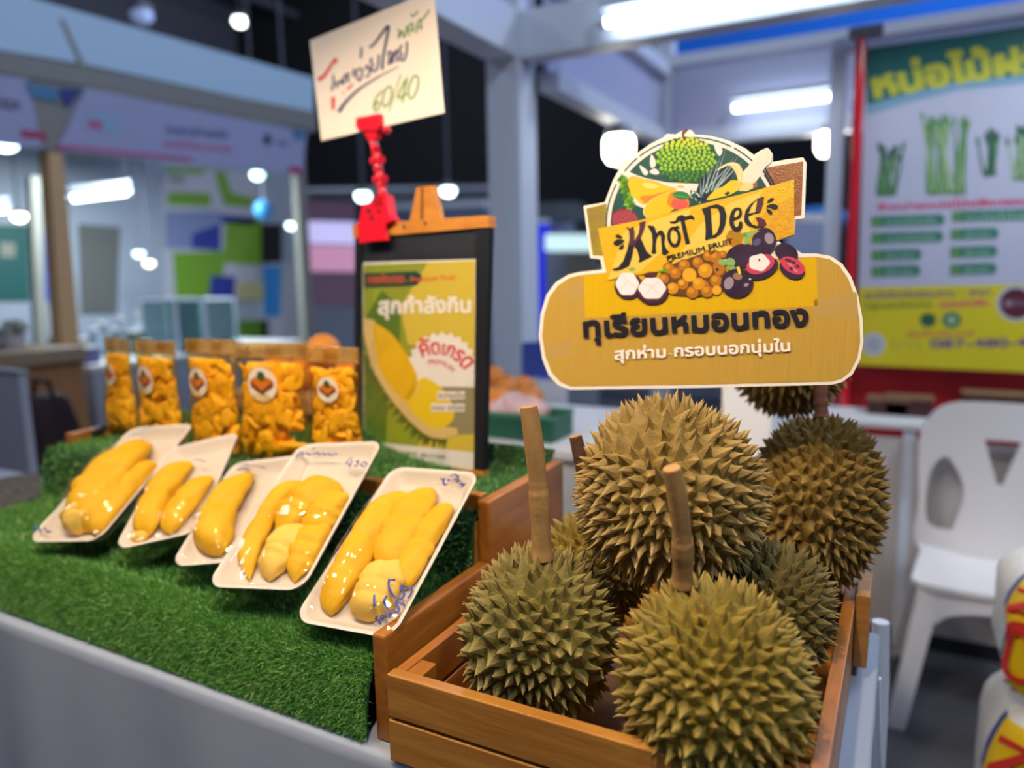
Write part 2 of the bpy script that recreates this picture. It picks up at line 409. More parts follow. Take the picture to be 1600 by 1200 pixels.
mesh('high_end_board', rbox(-1.63, -1.61, .955, 1.18, T, 1.072, .003), wood_y, sd)
mesh('low_step', rbox(-1.608, -.549, .672, .905, .90, .928), wood_x, sd)
mesh('riser', rbox(-1.608, -.549, .912, .93, T, 1.035), wood_x, sd)
mesh('high_step', rbox(-1.608, -.549, .931, 1.18, 1.015, 1.038), wood_x, sd)
mesh('step_edge', rbox(-.86, -.549, .926, .946, 1.04, 1.074, .002), wood_y, sd)

# ------------------------------------------------------------------ artificial grass
m_turf = bpy.data.materials.new('turf_blades'); m_turf.use_nodes = True
nt = m_turf.node_tree; b_ = nt.nodes['Principled BSDF']; b_.inputs['Roughness'].default_value = .38
a_ = nt.nodes.new('ShaderNodeAttribute'); a_.attribute_name = 'shade'; r_ = nt.nodes.new('ShaderNodeValToRGB')
r_.color_ramp.elements[0].color = lin((40, 98, 32)); r_.color_ramp.elements[1].color = lin((214, 236, 140)); r_.color_ramp.elements.new(.55).color = lin((98, 164, 64))
nt.links.new(a_.outputs['Fac'], r_.inputs[0]); nt.links.new(r_.outputs[0], b_.inputs['Base Color'])
m_back = mat('turf_backing', (22, 58, 26), .9)
prof = crom([(.646, .844), (.647, .872), (.653, .908), (.668, .932), (.70, .939), (.78, .938), (.86, .938), (.896, .943), (.903, .97), (.905, 1.01), (.912, 1.042), (.935, 1.049), (1.0, 1.049), (1.1, 1.050), (1.16, 1.056), (1.188, 1.075), (1.20, 1.085)], 4, False)
gx0, gx1 = -1.66, -.55
mt_ = thing('grass_mat', 'green artificial grass mat draped over the stepped stand and table front', 'artificial grass', (-1.2, .9, T))
xs = np.linspace(gx0, gx1, 90)
def gpt(x, i):
    y, z = prof[i]; s = np.clip((-1.632-x)/.03, 0, 1)      # left of the stand the mat sinks to the table
    z2 = T+.008+(z-T-.008)*(1-s*.72 if y > .70 else 1-s*.55)
    return (x, y+.014*max(0, -.5-x)*np.clip((.70-y)/.05, 0, 1), z2+.004*math.sin(x*9)*(.66 < y < .7))
V = [gpt(x, i) for x in xs for i in range(len(prof))]; n_ = len(prof)
Fc = [[a*n_+i, (a+1)*n_+i, (a+1)*n_+i+1, a*n_+i+1] for a in range(len(xs)-1) for i in range(n_-1)]
mesh('backing', (V, Fc), m_back, mt_, smooth=180)
Vg = np.array(V).reshape(len(xs), n_, 3)
def blades(nb, yr, length, width):
    segl = np.linalg.norm(np.diff(prof, axis=0), axis=1); s = np.concatenate([[0], np.cumsum(segl)])
    lo = np.interp(yr[0], prof[:, 0], s); hi = np.interp(yr[1], prof[:, 0], s)
    t = rng.uniform(lo, hi, nb); x = rng.uniform(gx0, gx1-.002, nb)
    ii = np.clip(np.searchsorted(s, t)-1, 0, n_-2); f = (t-s[ii])/segl[ii]
    xi = np.clip((x-gx0)/(gx1-gx0)*(len(xs)-1), 0, len(xs)-1.001); a = xi.astype(int); g = xi-a
    def P(a, i): return Vg[a, i]
    p = (P(a, ii)*((1-f)*(1-g))[:, None]+P(a, ii+1)*(f*(1-g))[:, None]+P(a+1, ii)*((1-f)*g)[:, None]+P(a+1, ii+1)*(f*g)[:, None])
    tv = P(a, ii+1)-P(a, ii); tv /= np.linalg.norm(tv, axis=1)[:, None]
    nr = np.stack([np.zeros(nb), -tv[:, 2], tv[:, 1]], 1)
    d = nr+rng.normal(0, .42, (nb, 3))+np.array([0, 0, .10]); d /= np.linalg.norm(d, axis=1)[:, None]
    sd_ = np.cross(d, rng.normal(0, 1, (nb, 3))); sd_ /= np.linalg.norm(sd_, axis=1)[:, None]
    L = length*rng.uniform(.6, 1.15, nb)[:, None]; W = width*rng.uniform(.7, 1.3, nb)[:, None]
    bend = rng.normal(0, .3, (nb, 3))*L
    v = np.stack([p-sd_*W/2, p+sd_*W/2, p+d*L*.55+sd_*W*.4, p+d*L*.55-sd_*W*.4, p+d*L+bend], 1)
    sh = np.clip(rng.beta(2.0, 2.6, nb), 0, 1)
    return v, sh
bl = [blades(150000, (.646, .70), .0095, .0010), blades(32000, (.70, .90), .010, .0013), blades(24000, (.90, 1.199), .010, .0013)]
v = np.concatenate([b[0] for b in bl]); sh = np.concatenate([b[1] for b in bl]); nb = len(v)
me = bpy.data.meshes.new('turf'); me.vertices.add(nb*5); me.vertices.foreach_set('co', (v.reshape(-1, 3)-np.array([-1.2, .9, T])).ravel())
base = np.arange(nb)*5
quad = np.stack([base, base+1, base+2, base+3], 1); tri = np.stack([base+3, base+2, base+4], 1)
me.loops.add(nb*7); me.loops.foreach_set('vertex_index', np.concatenate([quad.ravel(), tri.ravel()]))
me.polygons.add(nb*2); me.polygons.foreach_set('loop_start', np.concatenate([np.arange(nb)*4, nb*4+np.arange(nb)*3]))
me.update(calc_edges=True); at = me.attributes.new('shade', 'FLOAT', 'POINT'); at.data.foreach_set('value', np.repeat(sh, 5))
me.materials.append(m_turf); o = bpy.data.objects.new('turf', me); COL.objects.link(o); o.parent = mt_; o['kind'] = 'stuff'

# ------------------------------------------------------------------ durian crate
cx0, cx1, cy0, cy1, cz = -.505, -.040, .630, 1.145, .95
ct = thing('durian_crate', 'open orange-brown slatted wooden crate full of whole durians', 'crate', ((cx0+cx1)/2, (cy0+cy1)/2, T))
for z0, z1 in ((T+.002, .8935), (.8975, cz)):
    mesh('front_slat', rbox(cx0, cx1, cy0, cy0+.016, z0, z1, .0015), wood_x, ct)
    mesh('back_slat', rbox(cx0, cx1, cy1-.016, cy1, z0, z1, .0015), wood_x, ct)
    mesh('side_slat', rbox(cx0, cx0+.014, cy0+.017, cy1-.017, z0, z1-.002, .0015), wood_y, ct)
    mesh('side_slat', rbox(cx1-.016, cx1, cy0+.017, cy1-.017, z0, z1-.002, .0015), wood_y, ct)
for x0, x1 in ((cx0+.0145, cx0+.036), (cx1-.038, cx1-.0165)):
    mesh('corner_post', rbox(x0, x1, cy0+.0165, cy0+.05, T+.012, cz-.003, .0015), wood_y, ct)
    mesh('corner_post', rbox(x0, x1, cy1-.05, cy1-.0165, T+.012, cz-.003, .0015), wood_y, ct)
mesh('end_post', rbox(cx1+.0005, cx1+.018, cy1-.085, cy1+.004, T+.018, cz+.012, .0015), wood_x, ct)
mesh('bottom_board', rbox(cx0+.015, cx1-.017, cy0+.017, cy1-.017, T+.002, T+.012), wood_x, ct)

# ------------------------------------------------------------------ durians
def durian(center, R, H, axis, nsp, h, m, seed, lobe=.06, nl=5, spin=0., green=None):
    r = np.random.default_rng(seed)
    i = np.arange(nsp)+.5; ph = np.arccos(1-2*i/nsp); th = math.pi*(1+5**.5)*i
    D = np.stack([np.cos(th)*np.sin(ph), np.sin(th)*np.sin(ph), np.cos(ph)], 1)
    D += r.normal(0, .30*math.sqrt(4/nsp), D.shape); D /= np.linalg.norm(D, axis=1)[:, None]
    # crowd the spikes towards the stalk and the tip
    D[:, 2] = np.sign(D[:, 2])*np.abs(D[:, 2])**.90; D /= np.linalg.norm(D, axis=1)[:, None]
    for _ in range(3):
        G = D @ D.T; np.fill_diagonal(G, -1); nn = np.argsort(-G, 1)[:, :5]
        push = (D[:, None]-D[nn]); ds = np.linalg.norm(push, axis=2, keepdims=True)
        D += (push/ds**2).mean(1)*(.28*4/nsp); D /= np.linalg.norm(D, axis=1)[:, None]
    bm = bmesh.new()
    vs = [bm.verts.new(d) for d in D]
    res = bmesh.ops.convex_hull(bm, input=vs)
    bm.verts.ensure_lookup_table(); bm.verts.index_update()
    bmesh.ops.triangulate(bm, faces=bm.faces[:]); bm.faces.ensure_lookup_table(); bm.faces.index_update()
    tri = np.array([[v.index for v in f.verts] for f in bm.faces]); DD = np.array([v.co[:] for v in bm.verts])
    fan = [[f.index for f in v.link_faces] for v in bm.verts]; bm.free()
    tc = DD[tri].mean(1); tc /= np.linalg.norm(tc, axis=1)[:, None]
    p0 = r.uniform(0, 6.28, 4)
    def surf(d):
        d = np.atleast_2d(d); phi = np.arctan2(d[:, 1], d[:, 0]); st = np.sqrt(np.clip(1-d[:, 2]**2, 0, 1))
        k = 1+lobe*np.cos(nl*phi+p0[0])*st**1.5+.025*np.sin(2*phi+p0[1])*st+.03*np.sin(3*d[:, 2]+p0[2])
        s = d*k[:, None]*np.array([R, R, H]); s[:, 2] -= H*.05*np.exp(-((1-d[:, 2])/.06)); return s
    S = surf(DD); TV = surf(tc)
    gn = S/np.array([R, R, H])**2; gn /= np.linalg.norm(gn, axis=1)[:, None]
    V = list(TV); A = [0.0]*len(TV); Fc = []
    ts = [(.76, 1.62), (.50, 1.62), (.26, 1.55), (.10, 1.4)]
    for s in range(len(DD)):
        f = fan[s]
        if len(f) < 3: continue
        e1 = np.cross(gn[s], [0.3, 0.2, 1.0]); e1 /= np.linalg.norm(e1); e2 = np.cross(gn[s], e1)
        ang = [math.atan2((TV[t]-S[s]) @ e2, (TV[t]-S[s]) @ e1) for t in f]
        f = [t for _, t in sorted(zip(ang, f))]
        rad = np.mean([np.linalg.norm(TV[t]-S[s]) for t in f])
        hh = min(h*1.3, rad*1.8)*1.12*r.uniform(.82, 1.12)
        bend = (e1*r.normal(0, .2)+e2*r.normal(0, .2))*hh + np.array([0, 0, .16*hh])*np.sign(DD[s, 2]+.3)
        rings = [f]
        for t, p in ts:
            idx = []
            for q in f:
                P = S[s]*(1-t)+TV[q]*t+gn[s]*hh*(1-t)**p+bend*(1-t)**2
                idx.append(len(V)); V.append(P); A.append((1-t)**2)
            rings.append(idx)
        tip = len(V); V.append(S[s]+gn[s]*hh+bend); A.append(1.0); n = len(f)
        for a, b in zip(rings[:-1], rings[1:]):
            for q in range(n): Fc.append([a[q], a[(q+1) % n], b[(q+1) % n], b[q]])
        for q in range(n): Fc.append([rings[-1][q], rings[-1][(q+1) % n], tip])
    V = np.array(V); a = np.array(axis, float); a /= np.linalg.norm(a)
    x = np.cross([0, 1, .1], a); x /= np.linalg.norm(x); y = np.cross(a, x)
    c, s_ = math.cos(spin), math.sin(spin)
    Vw = np.outer(V[:, 0]*c-V[:, 1]*s_, x)+np.outer(V[:, 0]*s_+V[:, 1]*c, y)+np.outer(V[:, 2], a)
    return Vw+np.array(center), Fc, np.array(A)
def rind(name, c, c2, tip): return mat(name, c, .62, c2=c2, ns=14, nd=3, attr=('tip', tip), sharp=.3, bump=.35, bs=420, spec=.3)
m_stem = mat('stalk_bark', (180, 138, 82), .7, c2=(148, 108, 58), ns=45, st=(1, 1, .35), bump=.15, bs=200)
m_cut = mat('stalk_cut', (176, 132, 74), .7)
def stalk(parent, p0, p1, r0, knot=.5, curve=(0, 0, 0), m=None):
    p0 = np.array(p0); p1 = np.array(p1); P = []; R = []; c = np.array(curve)
    for t in np.linspace(0, 1, 60):
        P.append(p0+(p1-p0)*t+c*4*t*(1-t))
        k = math.exp(-((t-knot)/.05)**2)*.12-.30*math.exp(-((t-knot-.02)/.012)**2)*.3+.17*math.exp(-((t-knot+.09)/.08)**2)+.22*math.exp(-(t/.05)**2)
        R.append(r0*1.08*(1+k+.05*math.sin(t*9+1)-.06*t))
    st = mesh('stalk', tube(P, R, 18), m or m_stem, parent, smooth=50)
    d = (P[-1]-P[-2])/np.linalg.norm(P[-1]-P[-2]); mesh('cut_end', tube([P[-1]-d*.001, P[-1]+d*.0012], R[-1]*.96, 18), m_cut, st)
DU = 'whole durians heaped in the wooden crate'
def make_durian(label, c, R, H, axis, nsp, h, m, seed, st=None, **kw):
    V, Fc, A = durian(c, R, H, axis, nsp, h, m, seed, **kw)
    t = thing('durian', label, 'durian', (c[0], c[1], V[:, 2].min()), DU)
    b = mesh('rind', (V, Fc), m, t, smooth=24)
    at = b.data.attributes.new('tip', 'FLOAT', 'POINT'); at.data.foreach_set('value', A)
    if st: stalk(t, *st)
    return t
g1 = rind('rind_olive', (138, 116, 32), (112, 96, 26), (178, 148, 80))
g2 = rind('rind_green', (118, 104, 42), (94, 86, 34), (168, 144, 86))
g3 = rind('rind_tan', (142, 114, 50), (120, 96, 40), (188, 154, 94))
g4 = rind('rind_brown', (124, 96, 34), (98, 76, 28), (158, 126, 64))
g5 = rind('rind_dark', (104, 88, 38), (82, 72, 30), (152, 130, 76))
c1 = PD(1114, 1060, .745); s1 = PD(1068, 905, .735)
make_durian('large yellow-green durian with a pale thick stalk at the front of the crate', c1, .087, .092, (-.12, -.10, 1), 540, .0102, g1, 3, st=(PD(1066, 912, .742), PD(1050, 733, .70), .0090, .38, (.004, 0, 0)), lobe=.035)
c2 = PD(845, 988, .90)
make_durian('olive durian with the tallest stalk at the left of the crate', c2, .086, .096, (.10, .12, 1), 470, .0110, g2, 5, st=(PD(846, 872, .885), PD(826, 637, .86), .0105, .45, (.004, 0, 0)), lobe=.11, nl=4, spin=.7)
make_durian('greenish durian half hidden behind the left durian, its stalk short and dark', PD(925, 888, 1.05), .070, .076, (-.15, .1, 1), 420, .0104, g1, 8, st=(PD(917, 812, 1.00), PD(899, 682, .985), .0088, .5, (.004, 0, 0), mat('stalk_dark', (96, 58, 34), .75, c2=(70, 42, 24), ns=60, bump=.4, bs=300)), lobe=.06)
make_durian('big tan durian on top of the heap, right under the cut-out sign', PD(1043, 768, .885), .098, .105, (.35, .75, .62), 560, .0112, g3, 13, lobe=.03, spin=.3)
make_durian('tall brown durian leaning at the back right corner of the crate', PD(1276, 787, 1.05), .082, .117, (.05, .05, 1), 520, .0100, g4, 21, st=(PD(1284, 652, 1.045), PD(1281, 600, 1.05), .0085, .5, (0, 0, 0), mat('stalk_red', (140, 84, 58), .75)), lobe=.05)
make_durian('dark olive durian wedged low between the front durian and the crate side', PD(1196, 966, .915), .072, .086, (.3, .2, 1), 440, .0105, g5, 34, lobe=.05)
make_durian('brown durian at the very back, mostly hidden by the cut-out sign', PD(1232, 560, 1.17), .079, .082, (-.1, .4, .9), 440, .0100, g4, 41, lobe=.04)

# ------------------------------------------------------------------ foam trays of durian flesh under cling film
SA = math.atan(.57)
tU, tV, tN = np.array([1., 0, 0]), np.array([0, math.cos(SA), math.sin(SA)]), np.array([0, -math.sin(SA), math.cos(SA)])
tO = np.array([0, .70, .966])
m_foam = mat('foam_white', (206, 192, 176), .55, bump=.05, bs=300)
m_pulp = mat('durian_pulp', (216, 158, 12), .6, spec=.25, c2=(226, 178, 38), ns=22, nd=4, sss=.08, bump=.4, bs=60, sharp=.4)
m_pulp2 = mat('durian_pulp_pale', (218, 174, 66), .6, spec=.25, c2=(236, 196, 98), ns=16, nd=4, sss=.08, bump=.4, bs=60, sharp=.4)
m_film = film('cling_film', (252, 250, 246), .075, .04, .5, 30, dots=62)
m_pen = mat('blue_marker', (16, 40, 130), .5)
def rrect(w, l, r, n=6):
    P = []
    for cx, cy, a in ((w/2-r, l/2-r, 0), (-w/2+r, l/2-r, 90), (-w/2+r, -l/2+r, 180), (w/2-r, -l/2+r, 270)):
        for i in range(n+1):
            q = math.radians(a+90*i/n); P.append((cx+r*math.cos(q), cy+r*math.sin(q)))
    return P
class Tray:
    H = .022
    def __init__(s, label, FL, FR, BL, lift, w=None):
        s.lift = lift; pl = Pl(tO+tN*(lift+s.H), tN); s.pl = pl
        def uv(p):
            q = pl.pix(*p)-pl.o; return np.array([q @ tU, q @ tV])
        a, b, c = uv(FL), uv(FR), uv(BL)
        dl = c-a; s.l = np.linalg.norm(dl); s.dv = dl/s.l; s.du = np.array([s.dv[1], -s.dv[0]])
        s.w = w or np.linalg.norm(b-a)
        mid = a+s.dv*s.l/2+s.du*s.w/2
        s.c = tO+tN*lift+tU*mid[0]+tV*mid[1]
        s.u = tU*s.du[0]+tV*s.du[1]; s.v = tU*s.dv[0]+tV*s.dv[1]
        s.pods = []
        s.t = thing('foam_tray', label, 'food tray', s.c, 'film-wrapped trays of durian flesh')
        s.heights = []
    def P(s, x, y, z): return s.c+s.u*x+s.v*y+tN*z
    def xy(s, px, py, h=.02):
        q = Pl(s.c+tN*h, tN).pix(px, py)-s.c; return np.array([q @ s.u, q @ s.v])
    def shell(s):
        H = s.H; V = []; Fc = []
        rings = [(.020, .0006, .012), (.016, 0, .014), (.006, H*.75, .020), (0, H-.002, .024), (-.0005, H, .024), (.004, H+.0002, .022), (.0075, H-.003, .020), (.018, .0045, .014), (.024, .003, .010)]
        for ins, z, r in rings:
            for x, y in rrect(s.w-2*ins, s.l-2*ins, r):
                sagz = .0035*(4*(x/s.w)**2-1)*(z > .01)       # the lip dips a little along the short sides
                V.append(s.P(x, y, z+sagz))
        n = len(V)//len(rings)
        for a in range(len(rings)-1):
            for i in range(n): Fc.append([a*n+i, a*n+(i+1) % n, (a+1)*n+(i+1) % n, (a+1)*n+i])
        Fc += [list(range(n-1, -1, -1)), list(range((len(rings)-1)*n, len(rings)*n))]
        mesh('tray_shell', (V, Fc), m_foam, s.t, smooth=50)
    def pod(s, label, a, b, wpx, bow=0., m=None, thick=1.0, z0=.0045, fat=.5, seed=0, hm=1.0):
        A = s.xy(*a); B = s.xy(*b); r = np.random.default_rng(seed+1)
        ctr = s.P(*((A+B)/2), .02); R = wpx*.56*((ctr-CC) @ CF)/F
        ax = B-A; L = np.linalg.norm(ax); ax /= L; nr = np.array([-ax[1], ax[0]])
        mx_, my_ = s.w/2-.013-R*.72, s.l/2-.016-R*.25
        A = np.clip(A, [-mx_, -my_], [mx_, my_]); B = np.clip(B, [-mx_, -my_], [mx_, my_])
        ax = B-A; L = np.linalg.norm(ax); ax /= L; nr = np.array([-ax[1], ax[0]])
        nS, nR = 40, 24; V = []; Fc = []; zr = R*.60*thick; r0_ = r.uniform(0, .08)
        for i in range(nS):
            t = .5-.5*math.cos(math.pi*i/(nS-1))
            ts_ = t**(math.log(.5)/math.log(fat)); k = max(0.0, 1-abs(2*ts_-1)**2.5)**.52 if 0 < i < nS-1 else .05
            k *= 1-.15*math.exp(-((t-.50-.04*math.sin(seed*3))/.035)**2)-.09*math.exp(-((t-.26-r0_)/.03)**2)
            p = A+(B-A)*t+nr*bow*L*(4*t*(1-t))
            rr = R*k; rz = zr*max(k, .1)
            zc = z0+zr*.72*k**.6
            for q in range(nR):
                an = 2*math.pi*q/nR; wob = 1+.055*math.sin(3*an+t*5+seed)+.04*math.sin(5*an-t*9+seed*2)+.035*math.sin(t*22+2*an+seed)
                x = math.cos(an)*rr*wob; z = zc+math.sin(an)*rz*wob
                pt = p+nr*x; z = max(z, z0+.0004)
                V.append((np.clip(pt[0], -s.w/2+.012, s.w/2-.012), np.clip(pt[1], -s.l/2+.013, s.l/2-.013), z))
        for i in range(nS-1):
            for q in range(nR): Fc.append([i*nR+q, i*nR+(q+1) % nR, (i+1)*nR+(q+1) % nR, (i+1)*nR+q])
        Fc += [list(range(nR-1, -1, -1)), list(range((nS-1)*nR, nS*nR))]
        s.heights.append(np.array(V))
        W = [s.P(*v) for v in V]
        o = mesh('durian_pod', (W, Fc), m or m_pulp, smooth=180)
        tag(o, label, 'fruit', 'peeled durian pods in the foam trays'); return o
    def wrap(s):
        nx, ny = 64, 96; gx = np.linspace(-s.w/2+.004, s.w/2-.004, nx); gy = np.linspace(-s.l/2+.004, s.l/2-.004, ny)
        Hm = np.full((nx, ny), 0.)
        for V in s.heights:
            a = np.clip(np.round((V[:, 0]-gx[0])/(gx[1]-gx[0])).astype(int), 0, nx-1); b = np.clip(np.round((V[:, 1]-gy[0])/(gy[1]-gy[0])).astype(int), 0, ny-1)
            np.maximum.at(Hm, (a, b), V[:, 2]+.0015)
        def sh(M, f):
            P = np.pad(M, 1, mode='edge'); return f([P[i:i+nx, j:j+ny] for i in range(3) for j in range(3)])
        for _ in range(3): Hm = sh(Hm, lambda q: np.max(q, 0))
        rim = s.H+.0008-.0035*(1-4*(gx[:, None]/s.w)**2)+0*gy[None]; edge = np.zeros((nx, ny), bool); edge[0] = edge[-1] = True; edge[:, 0] = edge[:, -1] = True
        Z = np.maximum(Hm, rim)
        for it in range(60):                              # stretch the film tight between pods and rim
            Z2 = sh(Z, lambda q: np.mean(q, 0)); Z = np.where(edge, rim, np.maximum(Z2, np.maximum(Hm, rim*.8)))
        Z = sh(sh(Z, lambda q: np.mean(q, 0)), lambda q: np.mean(q, 0))+.0008; s.Z = Z; s.gx = gx; s.gy = gy
        V = [s.P(gx[i], gy[j], Z[i, j]) for i in range(nx) for j in range(ny)]
        Fc = [[i*ny+j, (i+1)*ny+j, (i+1)*ny+j+1, i*ny+j+1] for i in range(nx-1) for j in range(ny-1)]
        mesh('cling_film', (V, Fc), m_film, s.t, smooth=180)
    def pen(s, strokes, wd):
        """marker strokes lying on the film"""
        V = []; Fc = []
        for st in strokes:
            P = crom([s.xy(px, py, s.H) for px, py in st], 4, False); t = np.gradient(P, axis=0); t /= np.linalg.norm(t, axis=1)[:, None]+1e-9
            nn = np.stack([-t[:, 1], t[:, 0]], 1)*wd/2; n0 = len(V)
            for Q in (P+nn, P-nn):
                for x, y in Q:
                    i = int(np.clip(round((x-s.gx[0])/(s.gx[1]-s.gx[0])), 0, len(s.gx)-1)); j = int(np.clip(round((y-s.gy[0])/(s.gy[1]-s.gy[0])), 0, len(s.gy)-1))
                    V.append(s.P(x, y, s.Z[i, j]+.0012))
            n = len(P); Fc += [[n0+i, n0+i+1, n0+n+i+1, n0+n+i] for i in range(n-1)]
        mesh('pen_writing', (V, Fc), m_pen, s.t)
c3 = lambda P: cr(260, 680, 3.077, P)
tr = Tray('white foam tray of three durian pods beside the durian crate, marked 550 in blue', (458, 968), (606, 1010), (615, 728), .001)
tr.shell()
tr.pod('long yellow durian pod on the left of the tray beside the crate', (507, 952), (612, 760), 66, .06, seed=1)
tr.pod('pale plump lower end of the middle pods in the tray beside the crate', (563, 972), (612, 868), 70, 0, m_pulp2, seed=2, fat=.42)
tr.pod('golden pod above the pale one in the tray beside the crate', (600, 890), (670, 756), 66, .03, seed=3, fat=.45)
tr.pod('slender durian pod along the right rim of the tray beside the crate', (628, 912), (716, 780), 50, .05, seed=4)
tr.wrap()
w5 = lambda P: cr(560, 850, 7.057, P)
tr.pen([w5([(555, 620), (600, 520), (490, 510), (520, 580), (480, 635), (410, 620), (375, 540), (385, 470)]), w5([(395, 480), (445, 462)]),
        w5([(520, 700), (500, 680), (430, 680), (460, 740), (420, 775), (350, 765), (318, 700), (350, 640)]), w5([(360, 830), (310, 808), (262, 850), (245, 905)]), w5([(228, 655), (215, 760)]), w5([(225, 835), (205, 870)])], .0030)
w6 = lambda P: cr(620, 700, 10, P)
tr.pen([w6([(690, 500), (740, 520), (760, 480), (740, 560), (760, 610), (800, 580)]), w6([(800, 500), (830, 530)]), w6([(830, 450), (900, 420), (960, 450), (950, 490), (900, 500)]), w6([(930, 545), (990, 500)]), w6([(1010, 630), (1050, 600), (1000, 570), (1090, 585)])], .0028)
tr = Tray('white foam tray of five durian pods marked 450, second tray from the crate', (322, 915), (455, 948), (470, 693), .017)
tr.shell()
tr.pod('curved durian pod on the left of the tray marked 450', (378, 905), (462, 745), 52, .14, seed=11, fat=.62)
tr.pod('rounded durian pod at the top middle of the tray marked 450', (432, 836), (524, 748), 70, .08, seed=12, fat=.6)
tr.pod('durian pod at the top right of the tray marked 450', (486, 835), (566, 762), 56, .03, seed=13)
tr.pod('pale tipped durian pod at the lower middle of the tray marked 450', (402, 918), (470, 815), 58, .06, m_pulp2, seed=14, fat=.55)
tr.pod('pointed durian pod at the lower right of the tray marked 450', (446, 925), (520, 812), 54, .04, seed=15, fat=.6)
tr.wrap()
w4 = lambda P: cr(440, 680, 8.889, P)
tr.pen([w4([(210, 320), (240, 270), (290, 240), (300, 280), (350, 250), (380, 280), (430, 260)]), w4([(430, 200), (470, 185)]), w4([(450, 270), (490, 240), (530, 270), (570, 250), (610, 270), (650, 250), (690, 280), (730, 255), (770, 265)]),
        w4([(980, 310), (900, 390), (960, 420)]), w4([(980, 350), (950, 460)]), w4([(1090, 360), (1040, 370), (1070, 400), (1050, 440), (1010, 430)]), w4([(1150, 380), (1110, 420), (1150, 450), (1190, 410), (1150, 380)])], .0026)
tr = Tray('foam tray with one long durian pod, third from the crate, partly under the next tray', (266, 884), (335, 905), (365, 722), .000, w=.15)
tr.shell()
tr.pod('long single durian pod in the tray partly under the 450 tray', (318, 892), (352, 738), 66, .16, seed=21, fat=.48)
tr.wrap()
tr.pen([cr(0, 640, 4, [(1490, 360), (1520, 345), (1560, 350)]), cr(0, 640, 4, [(1485, 400), (1510, 390), (1520, 410), (1550, 395), (1575, 405)]), cr(260, 680, 3.077, [(345, 170), (370, 190), (420, 180)]), cr(260, 680, 3.077, [(380, 150), (430, 155), (480, 160)])], .002)
tr = Tray('white foam tray of three durian pods, second tray from the far end', (178, 858), (258, 880), (262, 700), .003, w=.142)
tr.shell()
tr.pod('long fat durian pod on the left of the second tray from the far end', (204, 835), (290, 716), 56, .10, seed=31)
tr.pod('narrow durian pod on the right of the second tray from the far end', (238, 868), (332, 736), 46, .06, seed=32)
tr.pod('small durian pod at the lower left of the second tray from the far end', (188, 862), (216, 826), 28, 0, m_pulp2, seed=33)
tr.wrap()
tr.pen([cr(0, 640, 4, [(1215, 325), (1240, 315), (1285, 325)])], .002)
tr = Tray('white foam tray of two big durian pods at the far end of the row', (42, 845), (130, 865), (205, 668), .001, w=.155)
tr.shell()
tr.pod('big broad durian pod on the left of the far end tray', (112, 846), (226, 690), 84, .08, seed=41)
tr.pod('pale folded durian flap lying at the front of the far end tray', (108, 838), (150, 772), 58, 0, m_pulp2, seed=43, thick=1.25)
tr.pod('smaller durian pod on the right of the far end tray', (152, 842), (244, 716), 54, .04, seed=42)
tr.wrap()
tr.pen([cr(0, 640, 4, [(220, 725), (225, 765), (245, 740), (262, 770), (285, 745), (305, 775), (335, 780)]), cr(0, 640, 4, [(800, 175), (830, 155), (850, 165), (880, 150)])], .0022)

